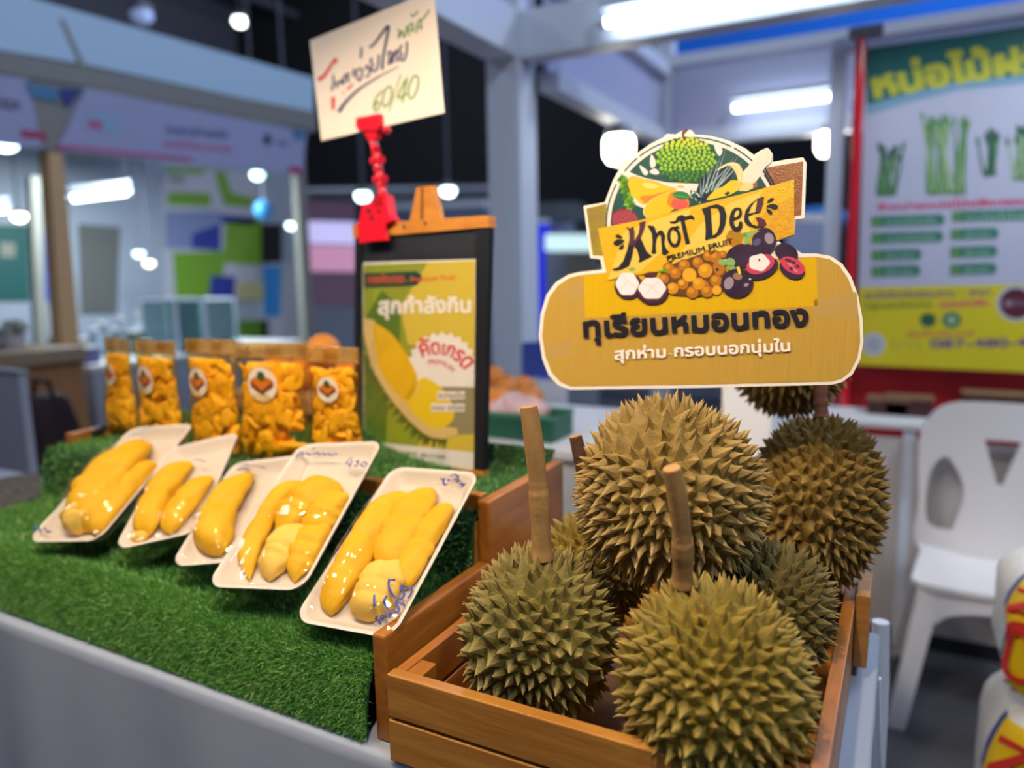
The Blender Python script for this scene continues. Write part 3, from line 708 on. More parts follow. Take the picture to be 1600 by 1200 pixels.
# ------------------------------------------------------------------ stand-up pouches of durian chips
m_chip = mat('durian_chip', (252, 196, 30), .5, c2=(248, 176, 20), ns=20, sss=.05, bump=.2, bs=120)
m_pouch = film('pouch_film', (255, 246, 214), .13, .10, .8, 40, (1, 1, .6))
m_seal = mat('pouch_seal', (216, 170, 96), .35, c2=(190, 140, 66), ns=30, coat=.4, alpha=.5)
m_st1 = mat('sticker_cream', (232, 214, 190), .4); m_st2 = mat('sticker_orange', (206, 112, 20), .4); m_st3 = mat('sticker_brown', (110, 56, 44), .4); m_st4 = mat('sticker_green', (60, 84, 40), .4)
def pouch(label, pxl, pxr, pytop, y, yaw, seed, lx=0.5, ly=.62):
    r = np.random.default_rng(seed); zb = 1.060
    mid = PY((pxl+pxr)/2, 640, y); wd = (PY(pxr, 640, y)-PY(pxl, 640, y))[0]; ztop = PY((pxl+pxr)/2, pytop, y)[2]
    Hh = ztop-zb; c = np.array([mid[0], y, zb]); A = rotz(yaw)
    def sec(t): return wd/2*(.93+.07*math.cos(2*math.pi*t)), .030*min(1, (1-t)/.80)**.7*(.62+.38*min(1, t/.12)) if t < .85 else .0012+.004*(1-t)
    t_ = thing('snack_pouch', label, 'snack bag', c, 'clear pouches of durian chips on the top step')
    V = []; Fc = []; nz, ns = 26, 36
    for i in range(nz+1):
        t = i/nz; a, b = sec(t)
        for q in range(ns):
            an = 2*math.pi*q/ns; cs, sn = math.cos(an), math.sin(an)
            x = a*np.sign(cs)*abs(cs)**.7; yy = b*np.sign(sn)*abs(sn)**.9+(.0025*math.sin(q*2.1+i*1.3+seed)*(1-t) if t < .86 else .003*math.sin(x*90+seed))
            V.append(np.array([x, yy, t*Hh]) @ A+c)
    for i in range(nz):
        for q in range(ns): Fc.append([i*ns+q, i*ns+(q+1) % ns, (i+1)*ns+(q+1) % ns, (i+1)*ns+q])
    Fc += [list(range(ns-1, -1, -1)), list(range(nz*ns, (nz+1)*ns))]
    mesh('film', (V, Fc), m_pouch, t_, smooth=180)
    CV = []
    for k in range(110):
        t = r.uniform(.03, .80); a, b = sec(t); x = r.uniform(-1, 1)*(a-.012); yy = r.uniform(-1, .6)*max(.002, b-.007)*(1-.3*abs(x)/a)
        n = r.normal(0, 1, 3)*[.5, 1.2, .5]; n /= np.linalg.norm(n); u = np.cross(n, r.normal(0, 1, 3)); u /= np.linalg.norm(u); v_ = np.cross(n, u)
        bv, bf = blob((x, yy, t*Hh), (r.uniform(.016, .030), r.uniform(.012, .022), r.uniform(.004, .008)), 10, 6, np.array([u, v_, n]), lambda d: 1+.12*math.sin(5*d[0]+3*d[1]))
        ta = np.clip(bv[:, 2]/Hh, .015, .83); ab = np.array([sec(q) for q in ta]); bv[:, 2] = ta*Hh
        bv[:, 0] = np.clip(bv[:, 0], -ab[:, 0]*.94, ab[:, 0]*.94); lim = np.maximum(.001, ab[:, 1]*np.sqrt(np.clip(1-(bv[:, 0]/ab[:, 0])**2, .04, 1))*.93-.002); bv[:, 1] = np.clip(bv[:, 1], -lim, lim)
        CV.append((bv @ A+c, bf))
    ch = mesh('durian_chips', join(*CV), m_chip, t_, smooth=180); ch['kind'] = 'stuff'
    fr_ = []
    a, b = sec(.8)
    sl = [box(np.array([0, 0, Hh*.93]) @ A+c, (wd*.985, .0032, Hh*.135), .001, A), box(np.array([0, 0, Hh*.88]) @ A+c, (wd*.98, .0056, Hh*.012), .001, A)]
    mesh('seal_band', join(*sl), m_seal, t_)
    lt = ly; a, b = sec(lt); lxw = (lx-.5)*wd; R = wd*.20
    def disc(P, off): return [np.array([x+lxw, -(b*math.sqrt(max(.05, 1-((x+lxw)/a)**2)))-.0035-off+.0*x, lt*Hh+z]) @ A+c for x, z in P]
    def lab(P, m, off, name='print'): return mesh(name, (disc(P, off), [list(range(len(P)))]), m, t_ if name == 'label_sticker' else lb)
    lb = lab(ell(0, 0, R, R, n=28), m_st1, 0, 'label_sticker')
    lab(ell(0, R*.05, R*.82, R*.42, n=20), m_st2, .0006); lab([(-R*.8, R*.2), (0, -R*.35), (R*.8, R*.2), (R*.7, -R*.1), (0, -R*.55), (-R*.7, -R*.1)], m_st3, .0011); lab(ell(0, R*.5, R*.28, R*.25, n=12), m_st4, .0016)
pouch('clear pouch of yellow durian chips at the far left end, overlapped by its neighbour', 163, 218, 528, 1.06, -12, 1, .5, .62)
pouch('clear pouch of durian chips, second from the far left end', 213, 286, 532, 1.02, -6, 2, .42, .62)
pouch('clear pouch of durian chips, middle one of the row of five', 297, 374, 530, 1.00, 0, 3, .36, .63)
pouch('clear pouch of durian chips with round top and big glare, fourth in the row', 378, 478, 535, 1.00, 8, 4, .45, .66)
pouch('clear pouch of durian chips next to the black easel board', 486, 562, 542, 1.01, 4, 5, .5, .66)

# ------------------------------------------------------------------ easel board, poster, clip, card
eb = np.array(PZ(757, 735, 1.062)); er = np.array([.958, -.287, 0]); lean = math.radians(5)
eu = np.array([.287*math.sin(lean), .958*math.sin(lean), math.cos(lean)]); en = np.cross(er, eu)
EP = Pl(eb, en); en = EP.n
m_bb = mat('blackboard', (24, 26, 34), .55, c2=(34, 37, 46), ns=20)
ez = thing('easel_board', 'small black easel board with a golden wood top rail on the top step', 'easel', eb-er*.15)
def slab(P, th, back=0.0, pl=EP): return prism([pl.pix(x, y)-pl.n*back for x, y in P], -pl.n*th)
mesh('blackboard', slab([(557, 368), (767, 352), (757, 733), (556, 722)], .008), m_bb, ez)
mesh('side_frame', slab([(746, 356), (767, 353), (757, 735), (743, 733)], .012, -.004), mat('frame_black', (20, 22, 28), .45), ez)
mesh('side_frame', slab([(557, 368), (567, 367), (564, 722), (555, 722)], .012, -.004), mat('frame_black', (20, 22, 28), .45), ez)
mesh('top_rail', slab([(554, 352), (767, 337), (768, 355), (556, 373)], .018, -.006), wood_e, ez)
mesh('bottom_rail', slab([(560, 722), (757, 735), (757, 745), (560, 734)], .016, -.004), wood_e, ez)
hd = mesh('handle', slab([(650, 292), (676, 289), (688, 344), (638, 348)], .010, .002), wood_e, ez)
mesh('handle_groove', slab([(658, 293), (660, 293), (660, 346), (657, 346)], .002, -.0005), mat('groove_brown', (110, 66, 22), .7), hd)
for q in ((636, 354), (669, 349)): mesh('screw', tube([EP.pix(*q)+en*.005, EP.pix(*q)+en*.0085], .0028, 10), mat('steel', (150, 150, 150), .3, metal=1), ez)
bk = [EP.pix(x, y) for x, y in ((620, 372), (690, 368))]
for q in bk: mesh('back_leg', tube([q-en*.012, q-en*.085-er*.09-eu*.40], .007, 8), wood_e, ez)
# poster in its clear sleeve, taped on the board
po = thing('poster', 'yellow-green durian poster in a clear sleeve taped on the black board', 'poster', EP.pix(655, 700))
EP2 = Pl(eb+en*.0012, en)
m_pw = mat('poster_white', (238, 226, 212), .45); m_gr = mat('poster_olive', (150, 152, 44), .45); m_gy = mat('poster_yellow', (214, 184, 62), .45); m_gd = mat('poster_green', (92, 118, 36), .45); m_gm = mat('poster_lime', (150, 160, 40), .45)
m_dg = mat('poster_dark_green', (26, 64, 52), .45); m_or = mat('poster_orange', (226, 92, 50), .45); m_re = mat('poster_red', (214, 62, 66), .45); m_hu = mat('husk_cream', (222, 186, 116), .45); m_fl = mat('flesh_yellow', (232, 178, 16), .45); m_fl2 = mat('flesh_gold', (236, 196, 30), .45); m_sp = mat('husk_spike', (96, 100, 34), .45); m_ink = mat('print_black', (40, 34, 34), .45); m_og = mat('poster_grey_olive', (146, 134, 96), .45)
c6 = lambda P: cr(450, 350, 3.2, P); c61 = lambda x, y: (450+x/3.2, 350+y/3.2)
mesh('paper', prism([EP2.pix(*q) for q in ((567, 410), (743, 405), (741, 735), (568, 708))], -en*.0009), m_pw, po)
p = Print(EP2, .0001)
p.poly(c6([(378, 206), (935, 182), (929, 1142), (380, 1084)]), m_gr, 1)
p.poly(c6([(700, 192), (935, 182), (932, 700), (600, 600), (560, 420)]), m_gy, 2)
p.poly(c6([(378, 206), (560, 198), (470, 330), (380, 480)]), m_gm, 2)
p.poly(c6([(380, 480), (470, 330), (560, 420), (560, 620), (380, 640)]), m_gd, 2)
p.poly(c6([(380, 640), (500, 900), (490, 1095), (380, 1084)]), m_gd, 2)
p.poly(c6([(490, 960), (620, 1000), (700, 1118), (490, 1095)]), m_gm, 2)
p.poly(c6([(760, 815), (932, 815), (930, 1050), (760, 1060)]), m_og, 3)
p.poly(c6([(700, 1060), (930, 1050), (929, 1142), (640, 1112)]), m_gy, 3)
p.poly(c6([(380, 246), (640, 236), (668, 256), (672, 280), (640, 308), (380, 320)]), m_dg, 4)
p.text('ทองคัดเกรด', c61(398, 300), c61(580, 293), 11, m_or, 5, .02); p.text('- Premium Fruit', c61(590, 293), c61(838, 278), 9, m_or, 5, .02)
p.text('สุกกำลังกิน', c61(450, 450), c61(915, 440), 19, m_pw, 5, .04)
P = []
for i in range(31):
    q = math.radians(205-230*i/30); rr = 178 if i % 2 else 158; P.append((770+rr*math.cos(q), 715-rr*math.sin(q)))
p.poly(c6(P+[(930, 760), (931, 816), (700, 812)]), m_pw, 4)
p.text('คัดเกรด', c61(672, 668), c61(880, 730), 17, m_re, 6, .03, sag=14); p.text('PREMIUM', c61(705, 705), c61(815, 742), 7, m_re, 6, .02, sag=6)
for i in range(24):
    t = i/23; q = crom([(388, 560), (420, 730), (500, 870), (600, 990), (690, 1070), (790, 1085)], 8, False); a = q[int(t*(len(q)-2))]; b = q[int(t*(len(q)-2))+1]; d = (b-a)/np.linalg.norm(b-a); n2 = np.array([-d[1], d[0]])
    p.poly(c6([a-d*17-n2*10, a+d*17-n2*10, a+n2*(40+12*(i % 2))]), m_sp, 5)
p.poly(c6([(378, 468), (430, 480), (470, 560), (640, 900), (760, 1010), (846, 1022), (850, 1050), (770, 1076), (680, 1050), (600, 980), (500, 860), (420, 720), (380, 560)]), m_hu, 6)
p.poly(c6([(425, 498), (500, 535), (560, 600), (640, 740), (640, 800), (595, 885), (520, 820), (462, 730), (435, 610)]), m_fl, 7, 3)
p.poly(c6([(590, 888), (620, 820), (668, 770), (715, 782), (790, 842), (832, 950), (800, 1005), (730, 1022), (655, 975)]), m_fl2, 7, 3)
p.poly(c6([(628, 868), (650, 805), (664, 800), (644, 850)]), m_hu, 8)
for (a, b, tx) in (((752, 872), (880, 868), 'ความมัน'), ((722, 930), (880, 930), 'หอม อร่อย')):
    p.poly(c6([(a[0]-6, a[1]-34), (b[0]+4, b[1]-32), (b[0]+4, b[1]+8), (a[0]-6, a[1]+8)]), m_pw, 8); p.text(tx, c61(*a), c61(*b), 6.5, mat('print_brown', (120, 90, 50), .5), 9, .02)
p.poly(c6([(380, 1084), (929, 1142), (925, 1232), (380, 1146)]), m_pw, 9)
p.poly(c6(ell(497, 1133, 9, 11, n=10)), m_ink, 10); p.text('098-5568238 , 086-5715228', c61(520, 1146), c61(785, 1174), 4.8, m_ink, 10, .02)
p.build('poster_print', po)
m_sleeve = film('clear_sleeve', (246, 248, 250), .07, .10, .35, 16)
sv = []
for j in range(15):
    for i in range(13):
        x0 = 565+(745-565)*i/12; y0 = (399-2*i/12)+(j/14)*(312+24*i/12)
        sv.append(EP2.pix(x0, y0)+en*(.0055+.0012*math.sin(i*1.7+j*2.3)+.0008*math.sin(i*3.1-j)))
mesh('clear_sleeve', (sv, [[j*13+i, j*13+i+1, (j+1)*13+i+1, (j+1)*13+i] for j in range(14) for i in range(12)]), m_sleeve, po, smooth=180)
# red sign clip with a jointed neck
m_red = mat('red_plastic', (226, 20, 44), .35, coat=.3); m_redd = mat('red_plastic_deep', (170, 10, 30), .4)
cp = thing('sign_clip', 'red plastic sign clip with a jointed neck gripping the easel rail', 'clip', EP.pix(597, 372))
ck = lambda x, y: (530+x/5, 160+y/5)
def cslab(P, th, front): return prism([EP.pix(*ck(x, y))+en*front for x, y in P], -en*th)
mesh('jaw', cslab([(205, 960), (415, 955), (445, 1085), (225, 1105)], .006, .022), m_red, cp)
mesh('jaw', cslab([(215, 955), (420, 950), (430, 1060), (225, 1075)], .006, -.016), m_redd, cp)
mesh('clip_body', cslab([(205, 962), (235, 800), (320, 790), (320, 740), (415, 725), (440, 880), (470, 925), (415, 958)], .020, .017), m_red, cp)
for P in ([(262, 845), (305, 845), (288, 880)], [(352, 850), (385, 848), (370, 876)], [(300, 890), (318, 890), (316, 935), (300, 935)]): mesh('slot', cslab(P, .002, .0182), m_black, cp)
mesh('slot', cslab([(335, 740), (390, 738), (392, 815), (335, 818)], .002, .0185), m_redd, cp)
jn = [ck(x, y) for x, y in ((365, 735), (350, 660), (345, 605), (335, 530), (330, 460), (322, 385), (300, 290), (275, 240))]
J = [EP.pix(*q)+en*(.006+.001*i) for i, q in enumerate(jn)]
for i in range(0, 7):
    a, b = J[i], J[i+1]; d = b-a
    mesh('link', join(tube([a+d*.08, a+d*.3, a+d*.7, b-d*.08], [.0105, .0085, .0085, .0105], 10)), m_red, cp, smooth=50)
    if i in (1, 3): 
        mesh('hinge_pin', tube([b-er*.016, b+er*.016], .0085, 12), m_red, cp)
# the card it holds
cd_ = Pl(J[-1]+en*.004, en+np.array([.05, 0, -.02])); m_card = mat('card_cream', (252, 234, 214), .6)
cardo = thing('price_card', 'cream card lettered in blue, red and green, tilted in the red clip', 'sign', cd_.pix(600, 196))
mesh('card', prism([cd_.pix(*q) for q in ((484, 63), (677.6, -16), (694, 176), (502, 220))], -cd_.n*.0012), m_card, cardo)
p = Print(cd_); p.base = .0004
k7 = lambda P: cr(480, 0, 5.4545, P)
m_cb = mat('card_blue', (32, 38, 96), .5); m_cr = mat('card_red', (228, 40, 40), .5); m_cg = mat('card_green', (70, 140, 24), .5)
S_ = lambda P, wd, m, kk=5: p.stroke(k7(P), wd, m, 1, kk)
S_([(105, 675), (150, 640), (200, 560), (245, 500), (245, 540)], [6, 4.5, 4, 2], m_cr); S_([(222, 840), (222, 925)], [6.5, 5], m_cr); S_([(348, 758), (385, 718)], [4.5, 3], m_cr); S_([(306, 795), (312, 790)], 3, m_cr)
for P in ([(212, 765), (225, 705), (222, 645)], [(255, 745), (250, 700), (275, 710), (290, 680), (300, 715)], [(318, 705), (312, 660), (335, 640), (345, 690)], [(352, 690), (345, 640), (358, 625)], [(398, 590), (392, 650)], [(445, 690), (425, 665), (420, 610), (445, 585), (470, 600), (462, 660), (445, 690)], [(462, 408), (458, 490)], [(495, 585), (515, 560), (530, 590), (525, 640), (500, 655)], [(552, 500), (538, 525), (560, 550), (545, 590), (570, 608), (600, 570), (612, 470)], [(690, 550), (700, 490), (690, 450), (715, 440), (725, 470), (715, 540)], [(728, 530), (740, 465), (765, 430), (765, 525)], [(805, 390), (785, 430), (806, 460), (790, 505), (825, 510), (848, 440), (850, 362)]): S_(P, 3.1, m_cb)
S_([(532, 400), (570, 375), (640, 280), (692, 222), (675, 340), (650, 470), (640, 585)], [3, 3.6, 4, 3.6, 4], m_cb)
S_([(275, 945), (340, 855), (450, 755), (600, 660), (780, 566)], [6, 4.5, 3.6, 2.6, 1], m_cb)
for P in ([(640, 775), (590, 830), (568, 905), (580, 945), (608, 925), (620, 880), (595, 870), (575, 910)], [tuple(q) for q in ell(682, 822, 34, 88, 14, 16)]+[ell(682, 822, 34, 88, 14, 16)[0]], [(832, 690), (772, 832), (845, 800)], [(850, 665), (812, 868)], [tuple(q) for q in ell(905, 742, 36, 100, 14, 16)]+[ell(905, 742, 36, 100, 14, 16)[0]]): S_(P, 2.6, m_cg)
S_([(795, 640), (700, 945)], 1.6, m_cg)
for P in ([(772, 250), (785, 262), (780, 325), (808, 262), (825, 318), (852, 222)], [(868, 300), (862, 240), (895, 195), (902, 272)], [(875, 262), (895, 250)], [(885, 122), (902, 138), (942, 98)], [(932, 275), (935, 215), (965, 165), (972, 255)], [(940, 235), (962, 225)], [(965, 178), (1000, 145), (1040, 88)]): S_(P, 2.1, m_cg)
p.build('hand_lettering', cardo)
def jaw(P, m, th, front, nm): return mesh(nm, prism([cd_.pix(*ck(x, y))+cd_.n*front for x, y in P], -cd_.n*th), m, cp)
jaw([(165, 128), (345, 95), (352, 185), (335, 222), (182, 228), (160, 190)], m_red, .009, .0105, 'top_jaw'); jaw([(175, 170), (350, 140), (352, 190), (335, 226), (182, 232), (160, 195)], m_redd, .008, -.002, 'top_jaw')
jaw([(215, 225), (320, 218), (312, 290), (240, 295)], m_red, .012, .007, 'neck_socket'); mesh('knob', blob(cd_.pix(*ck(372, 218)), (.009, .009, .009), 12, 8), m_red, cp, smooth=180)

# ------------------------------------------------------------------ cut-out fruit sign standing among the durians
SP = Pl(PD(1095, 410, .985), np.array([.02, -.99, .10])); sn = SP.n
m_edge = mat('board_white', (236, 224, 208), .6)
m_gold = mat('board_gold', (196, 156, 66), .38, c2=(186, 144, 56), ns=60, st=(14, 1, .12), bump=.25, bs=60, bst=(14, 1, .12), coat=.15)
m_tape = mat('board_yellow', (222, 178, 16), .3, c2=(214, 166, 10), ns=60, st=(14, 1, .12), coat=.4, bump=.25, bs=60, bst=(14, 1, .12))
m_band = mat('band_yellow', (226, 180, 20), .35, c2=(216, 164, 22), ns=240, bump=.2, bs=500); m_band2 = mat('band_pale', (230, 192, 78), .35, bump=.2, bs=500); m_band3 = mat('band_orange', (204, 140, 20), .35, c2=(220, 170, 30), ns=200, bump=.2, bs=500)
m_wl = mat('wing_olive', (168, 150, 24), .35, c2=(132, 104, 34), ns=30, bump=.3, bs=500); m_wr = mat('wing_brown', (128, 66, 36), .35, c2=(150, 96, 44), ns=90, bump=.3, bs=500)
m_tan = mat('board_tape', (186, 150, 80), .3)
sg = thing('fruit_sign', 'gold cut-out signboard with fruit picture and Thai lettering standing behind the top durian', 'sign', SP.pix(1095, 606))
out = [(890, 609), (872, 602), (857, 586), (847, 560), (842, 525), (845, 490), (854, 460), (868, 441), (888, 429), (905, 425), (941, 421), (938, 405), (922, 403), (912, 322), (945, 316), (951, 300), (958, 281), (967, 265), (957, 262), (972, 255), (966, 243), (984, 249), (1000, 236), (1016, 225), (1036, 215), (1042, 209), (1056, 210), (1066, 204), (1080, 203), (1086, 210), (1110, 212), (1140, 220), (1165, 232), (1178, 242), (1190, 234), (1200, 232), (1207, 240), (1207, 253), (1230, 249), (1255, 246), (1260, 254), (1257, 341), (1243, 343), (1241, 368), (1216, 375), (1220, 380), (1232, 383), (1244, 390), (1253, 396), (1275, 396), (1298, 400), (1316, 412), (1330, 432), (1341, 462), (1348, 500), (1349, 535), (1344, 562), (1332, 585), (1316, 597), (1300, 601), (1100, 606)]
m_core = mat('board_core', (214, 200, 180), .7)
mesh('board', prism([SP.pix(*q) for q in out], -sn*.005), m_edge, sg)
p = Print(SP, .00005); p.base = .0002
inn = [(892, 604), (876, 597), (862, 582), (852, 557), (847, 525), (850, 492), (859, 463), (872, 446), (890, 434), (906, 430), (946, 426), (1000, 428), (1200, 405), (1275, 401), (1296, 405), (1312, 416), (1325, 435), (1336, 464), (1343, 501), (1344, 534), (1339, 560), (1328, 581), (1314, 592), (1299, 596), (1100, 601)]
p.poly(inn, m_gold, 1)
p.poly([(913, 430), (1275, 402), (1278, 478), (914, 497)], m_tape, 2)
p.poly([(1272, 468), (1338, 456), (1342, 500), (1272, 494)], m_tan, 2); p.poly([(852, 538), (892, 530), (894, 556), (854, 562)], m_tan, 2); p.poly([(878, 452), (905, 440), (910, 462), (892, 470)], m_tan, 2)
p.poly([(916, 326), (948, 318), (950, 400), (926, 399)], m_wl, 2)
p.poly([(1196, 262), (1255, 252), (1252, 336), (1196, 345)], m_wr, 2)
p.build('printed_board', sg)
p = Print(SP, .00005); p.base = .0005
m_gk = mat('emblem_green', (26, 66, 56), .4, c2=(34, 84, 74), ns=40); m_cw = mat('emblem_white', (230, 214, 204), .45)
def arc(r, a0, a1, n=50): return [(1083+r*math.cos(math.radians(a0+(a1-a0)*i/n)), 351-r*math.sin(math.radians(a0+(a1-a0)*i/n))) for i in range(n+1)]
p.poly(arc(137, -6, 186)+[(1083, 380)], m_gk, 1); p.poly(arc(134.5, -6, 186)+[(1083, 380)], m_cw, 2); p.poly(arc(129, -6, 186)+[(1083, 380)], m_gk, 3)
for a in (35, 62, 95, 128, 150): p.poly(arc(137.5, a, a+2)+arc(134, a+2, a), m_cw, 4)
e2 = lambda P: cr(930, 200, 8, P); e3 = lambda P: cr(1080, 200, 8, P)
for P in ([(700, 330), (750, 400), (755, 470), (710, 500), (685, 450)], [(555, 465), (640, 520), (660, 570), (620, 590), (580, 540)], [(680, 545), (740, 505), (800, 550), (780, 580), (720, 575)], [(1490, 190), (1560, 210), (1590, 290), (1550, 350), (1500, 270)], [(770, 370), (810, 325), (850, 350), (820, 390)]): p.poly(e2(P), m_cw, 4, 3)
# white plate edge round the mangoes
p.poly(e2([(330, 540), (420, 545), (520, 590), (640, 630), (900, 680), (1320, 700), (1340, 760), (1150, 860), (640, 1130), (600, 1060), (620, 1010), (500, 960), (400, 830), (370, 700)]), m_cw, 4)
m_lg = [mat('kernel_a', (86, 150, 40), .4), mat('kernel_b', (130, 180, 48), .4), mat('kernel_c', (184, 200, 40), .4), mat('kernel_d', (52, 110, 44), .4)]; m_ld = mat('kernel_gap', (26, 66, 36), .4)
p.poly([(1072+48*k_*math.cos(q), 250+37*k_*math.sin(q)) for q, k_ in [(2*math.pi*i/60, 1.0 if i % 2 else .93) for i in range(60)]], m_ld, 5)
for i in range(115):
    r_i = math.sqrt((i+.5)/115); q = i*2.39996; x = 1072+46*r_i*math.cos(q); y = 250+35*r_i*math.sin(q)
    mi_ = 2 if y < 230 else (1 if (y < 250 and i % 3) else (3 if y > 268 else (0 if i % 2 else 1)))
    p.poly([(x-3.4, y+1.6), (x-1.5, y-3.4), (x+1.8, y-3.2), (x+3.8, y+.6), (x+1.2, y+3.4)], m_lg[mi_], 6); p.poly([(x-1.2, y-.8), (x+.4, y-2.6), (x+1.6, y-.8), (x+.3, y+.5)], m_lg[2 if mi_ != 3 else 0], 7)
p.stroke([(1069, 216), (1067, 208), (1072, 203)], 4, mat('print_brown_red', (110, 60, 46), .5), 7)
for i in range(26):
    t = i/25; x = 972+13*t+5*math.sin(i*2.5); y = 276+48*t; p.poly([(x-5, y+3), (x-1, y-3), (x+6, y-1), (x+3, y+4)], m_lg[(0, 1, 3)[i % 3]], 5)
p.poly(ell(976, 343, 21, 17, 10), mat('lychee_red', (140, 34, 54), .4), 6)
m_pk = mat('lychee_pink', (214, 120, 130), .4)
for i in range(70):
    r_i = math.sqrt((i+.5)/70); q = i*2.39996; x = 976+19*r_i*math.cos(q); y = 343+15*r_i*math.sin(q); p.poly(ell(x, y, 1.1, .9, n=5), m_pk, 7)
m_my = mat('mango_yellow', (238, 182, 24), .4); m_mo = mat('mango_orange', (226, 128, 26), .4); m_mr = mat('mango_red', (214, 84, 74), .4); m_ol = mat('outline_brown', (84, 50, 24), .5)
mg1 = e2([(410, 700), (430, 630), (500, 610), (620, 645), (750, 670), (900, 730), (1020, 770), (880, 830), (700, 900), (610, 960), (540, 920), (450, 820)])
p.poly(crom(mg1, 3)+np.array([-.5, -.6]), m_ol, 5); p.poly(mg1, m_my, 6, 3); p.poly(e2([(640, 950), (560, 860), (700, 840), (860, 800), (960, 780), (900, 830), (720, 900)]), m_mo, 7, 3); p.poly(e2([(600, 690), (700, 690), (800, 730), (720, 760), (620, 740)]), mat('mango_pale', (240, 206, 110), .4), 7, 3)
p.poly(e2([(1010, 740), (1060, 715), (1100, 720), (1115, 750)]), m_my, 7)
mg2 = e2([(606, 1060), (640, 960), (750, 870), (900, 805), (1010, 785), (1110, 800), (1160, 860), (1170, 980), (1060, 1020), (1000, 1005), (900, 1070), (760, 1105), (660, 1120)])
p.poly(crom(mg2, 3)+np.array([-1, 0]), m_cw, 8); p.poly(mg2, m_my, 9, 3); p.poly(e2([(930, 820), (1010, 790), (1110, 805), (1160, 865), (1168, 975), (1060, 1015), (960, 1000), (900, 940)]), m_mo, 10, 3); p.poly(e2([(970, 900), (1040, 890), (1130, 900), (1160, 980), (1060, 1015), (960, 980)]), m_mr, 11, 3)
p.poly(e2([(960, 830), (1040, 790), (1150, 810), (1180, 880), (1080, 895), (1000, 870)]), mat('leaf_green', (40, 120, 62), .4), 12, 2); p.stroke(e2([(970, 835), (1060, 850), (1170, 870)]), .8, m_lg[1], 13)
m_pn = mat('pineapple_leaf', (40, 76, 92), .4); m_pn2 = mat('pineapple_light', (176, 196, 190), .4); m_nv = mat('emblem_navy', (18, 34, 48), .4)
p.poly(e3([(60, 800), (120, 620), (250, 560), (420, 470), (520, 560), (480, 680), (300, 860), (180, 920), (60, 900)]), m_nv, 8)
for a, b in (((1100, 300), (1118, 250)), ((1106, 300), (1128, 240)), ((1112, 298), (1137, 226)), ((1116, 298), (1150, 240)), ((1120, 296), (1158, 236)), ((1104, 302), (1108, 262)), ((1098, 304), (1101, 270)), ((1124, 290), (1164, 248)), ((1096, 308), (1094, 280)), ((1110, 290), (1143, 255))):
    a = np.array(a); b = np.array(b); d = (b-a)/np.linalg.norm(b-a); n2 = np.array([-d[1], d[0]]); p.poly([a-n2*3.2, a+n2*3.2, b], m_pn, 9); p.poly([a-n2*1.4, a+n2*.4, b*.95+a*.05], m_pn2, 10)
for i in range(26): p.poly(ell(1080+random.uniform(-4, 24), 306+random.uniform(-10, 12), random.uniform(1, 2.4), random.uniform(1, 2), n=6), (m_nv, m_pn2, m_nv)[i % 3], 10+i % 2)
m_ba = mat('banana_flesh', (226, 214, 192), .4); m_bs = mat('banana_peel', (226, 200, 130), .4); m_by = mat('banana_yellow', (228, 188, 36), .4)
p.poly(e3([(590, 625), (700, 490), (800, 370), (900, 270), (960, 250), (1005, 320), (995, 430), (920, 495), (860, 600), (780, 700), (720, 700), (640, 690)]), m_cw, 13, 3)
p.poly(e3([(610, 620), (700, 510), (800, 390), (900, 290), (955, 275), (985, 330), (975, 420), (905, 480), (845, 585), (775, 680), (720, 680), (650, 670)]), m_ba, 14, 3); p.stroke(e3([(940, 290), (965, 350), (930, 450)]), .7, m_bs, 15)
p.poly(e3([(300, 540), (400, 465), (500, 428), (585, 445), (640, 520), (645, 640), (620, 740), (550, 800), (500, 790), (580, 690), (555, 560), (480, 470), (400, 495)]), m_bs, 15, 3); p.stroke(e3([(340, 520), (420, 470), (500, 445), (570, 470), (605, 560), (600, 680), (560, 760)]), 1.4, m_ba, 16)
p.poly(e3([(190, 900), (300, 775), (400, 730), (500, 655), (620, 670), (630, 715), (560, 790), (480, 835), (330, 875)]), m_by, 16, 3); p.poly(e3([(410, 825), (460, 790), (490, 810), (450, 845)]), m_ink, 17)
p.poly(e3([(590, 790), (650, 680), (760, 690), (790, 745), (700, 790)]), m_bs, 14); p.poly(e3([(770, 690), (830, 680), (825, 740), (775, 750)]), mat('banana_brown', (150, 84, 50), .5), 15)
for a, b in ((1189, 1197), (1193, 1202)): p.poly([(a, 262), (a+3, 262), (b+9, 288), (b+6, 288)], m_nv, 12)
p.build('fruit_picture', sg)
p = Print(SP, .00005); p.base = .0014
band = [(934, 357), (1000, 344), (1100, 318), (1180, 298), (1241, 280), (1241, 366), (1190, 384), (1120, 402), (1050, 420), (950, 438)]
p.poly(band, m_band, 1); p.poly([(975, 362), (1040, 338), (1080, 326), (1060, 372), (1000, 424), (950, 437)], m_band2, 2); p.poly([(1092, 352), (1140, 318), (1190, 298), (1166, 380), (1080, 412), (1046, 420)], m_band2, 2); p.poly([(1196, 330), (1241, 306), (1241, 366), (1190, 384), (1160, 390)], m_band3, 2); p.poly(ell(1148, 372, 14, 14), mat('band_blot', (224, 150, 10), .35), 2)
p.build('name_band', sg)
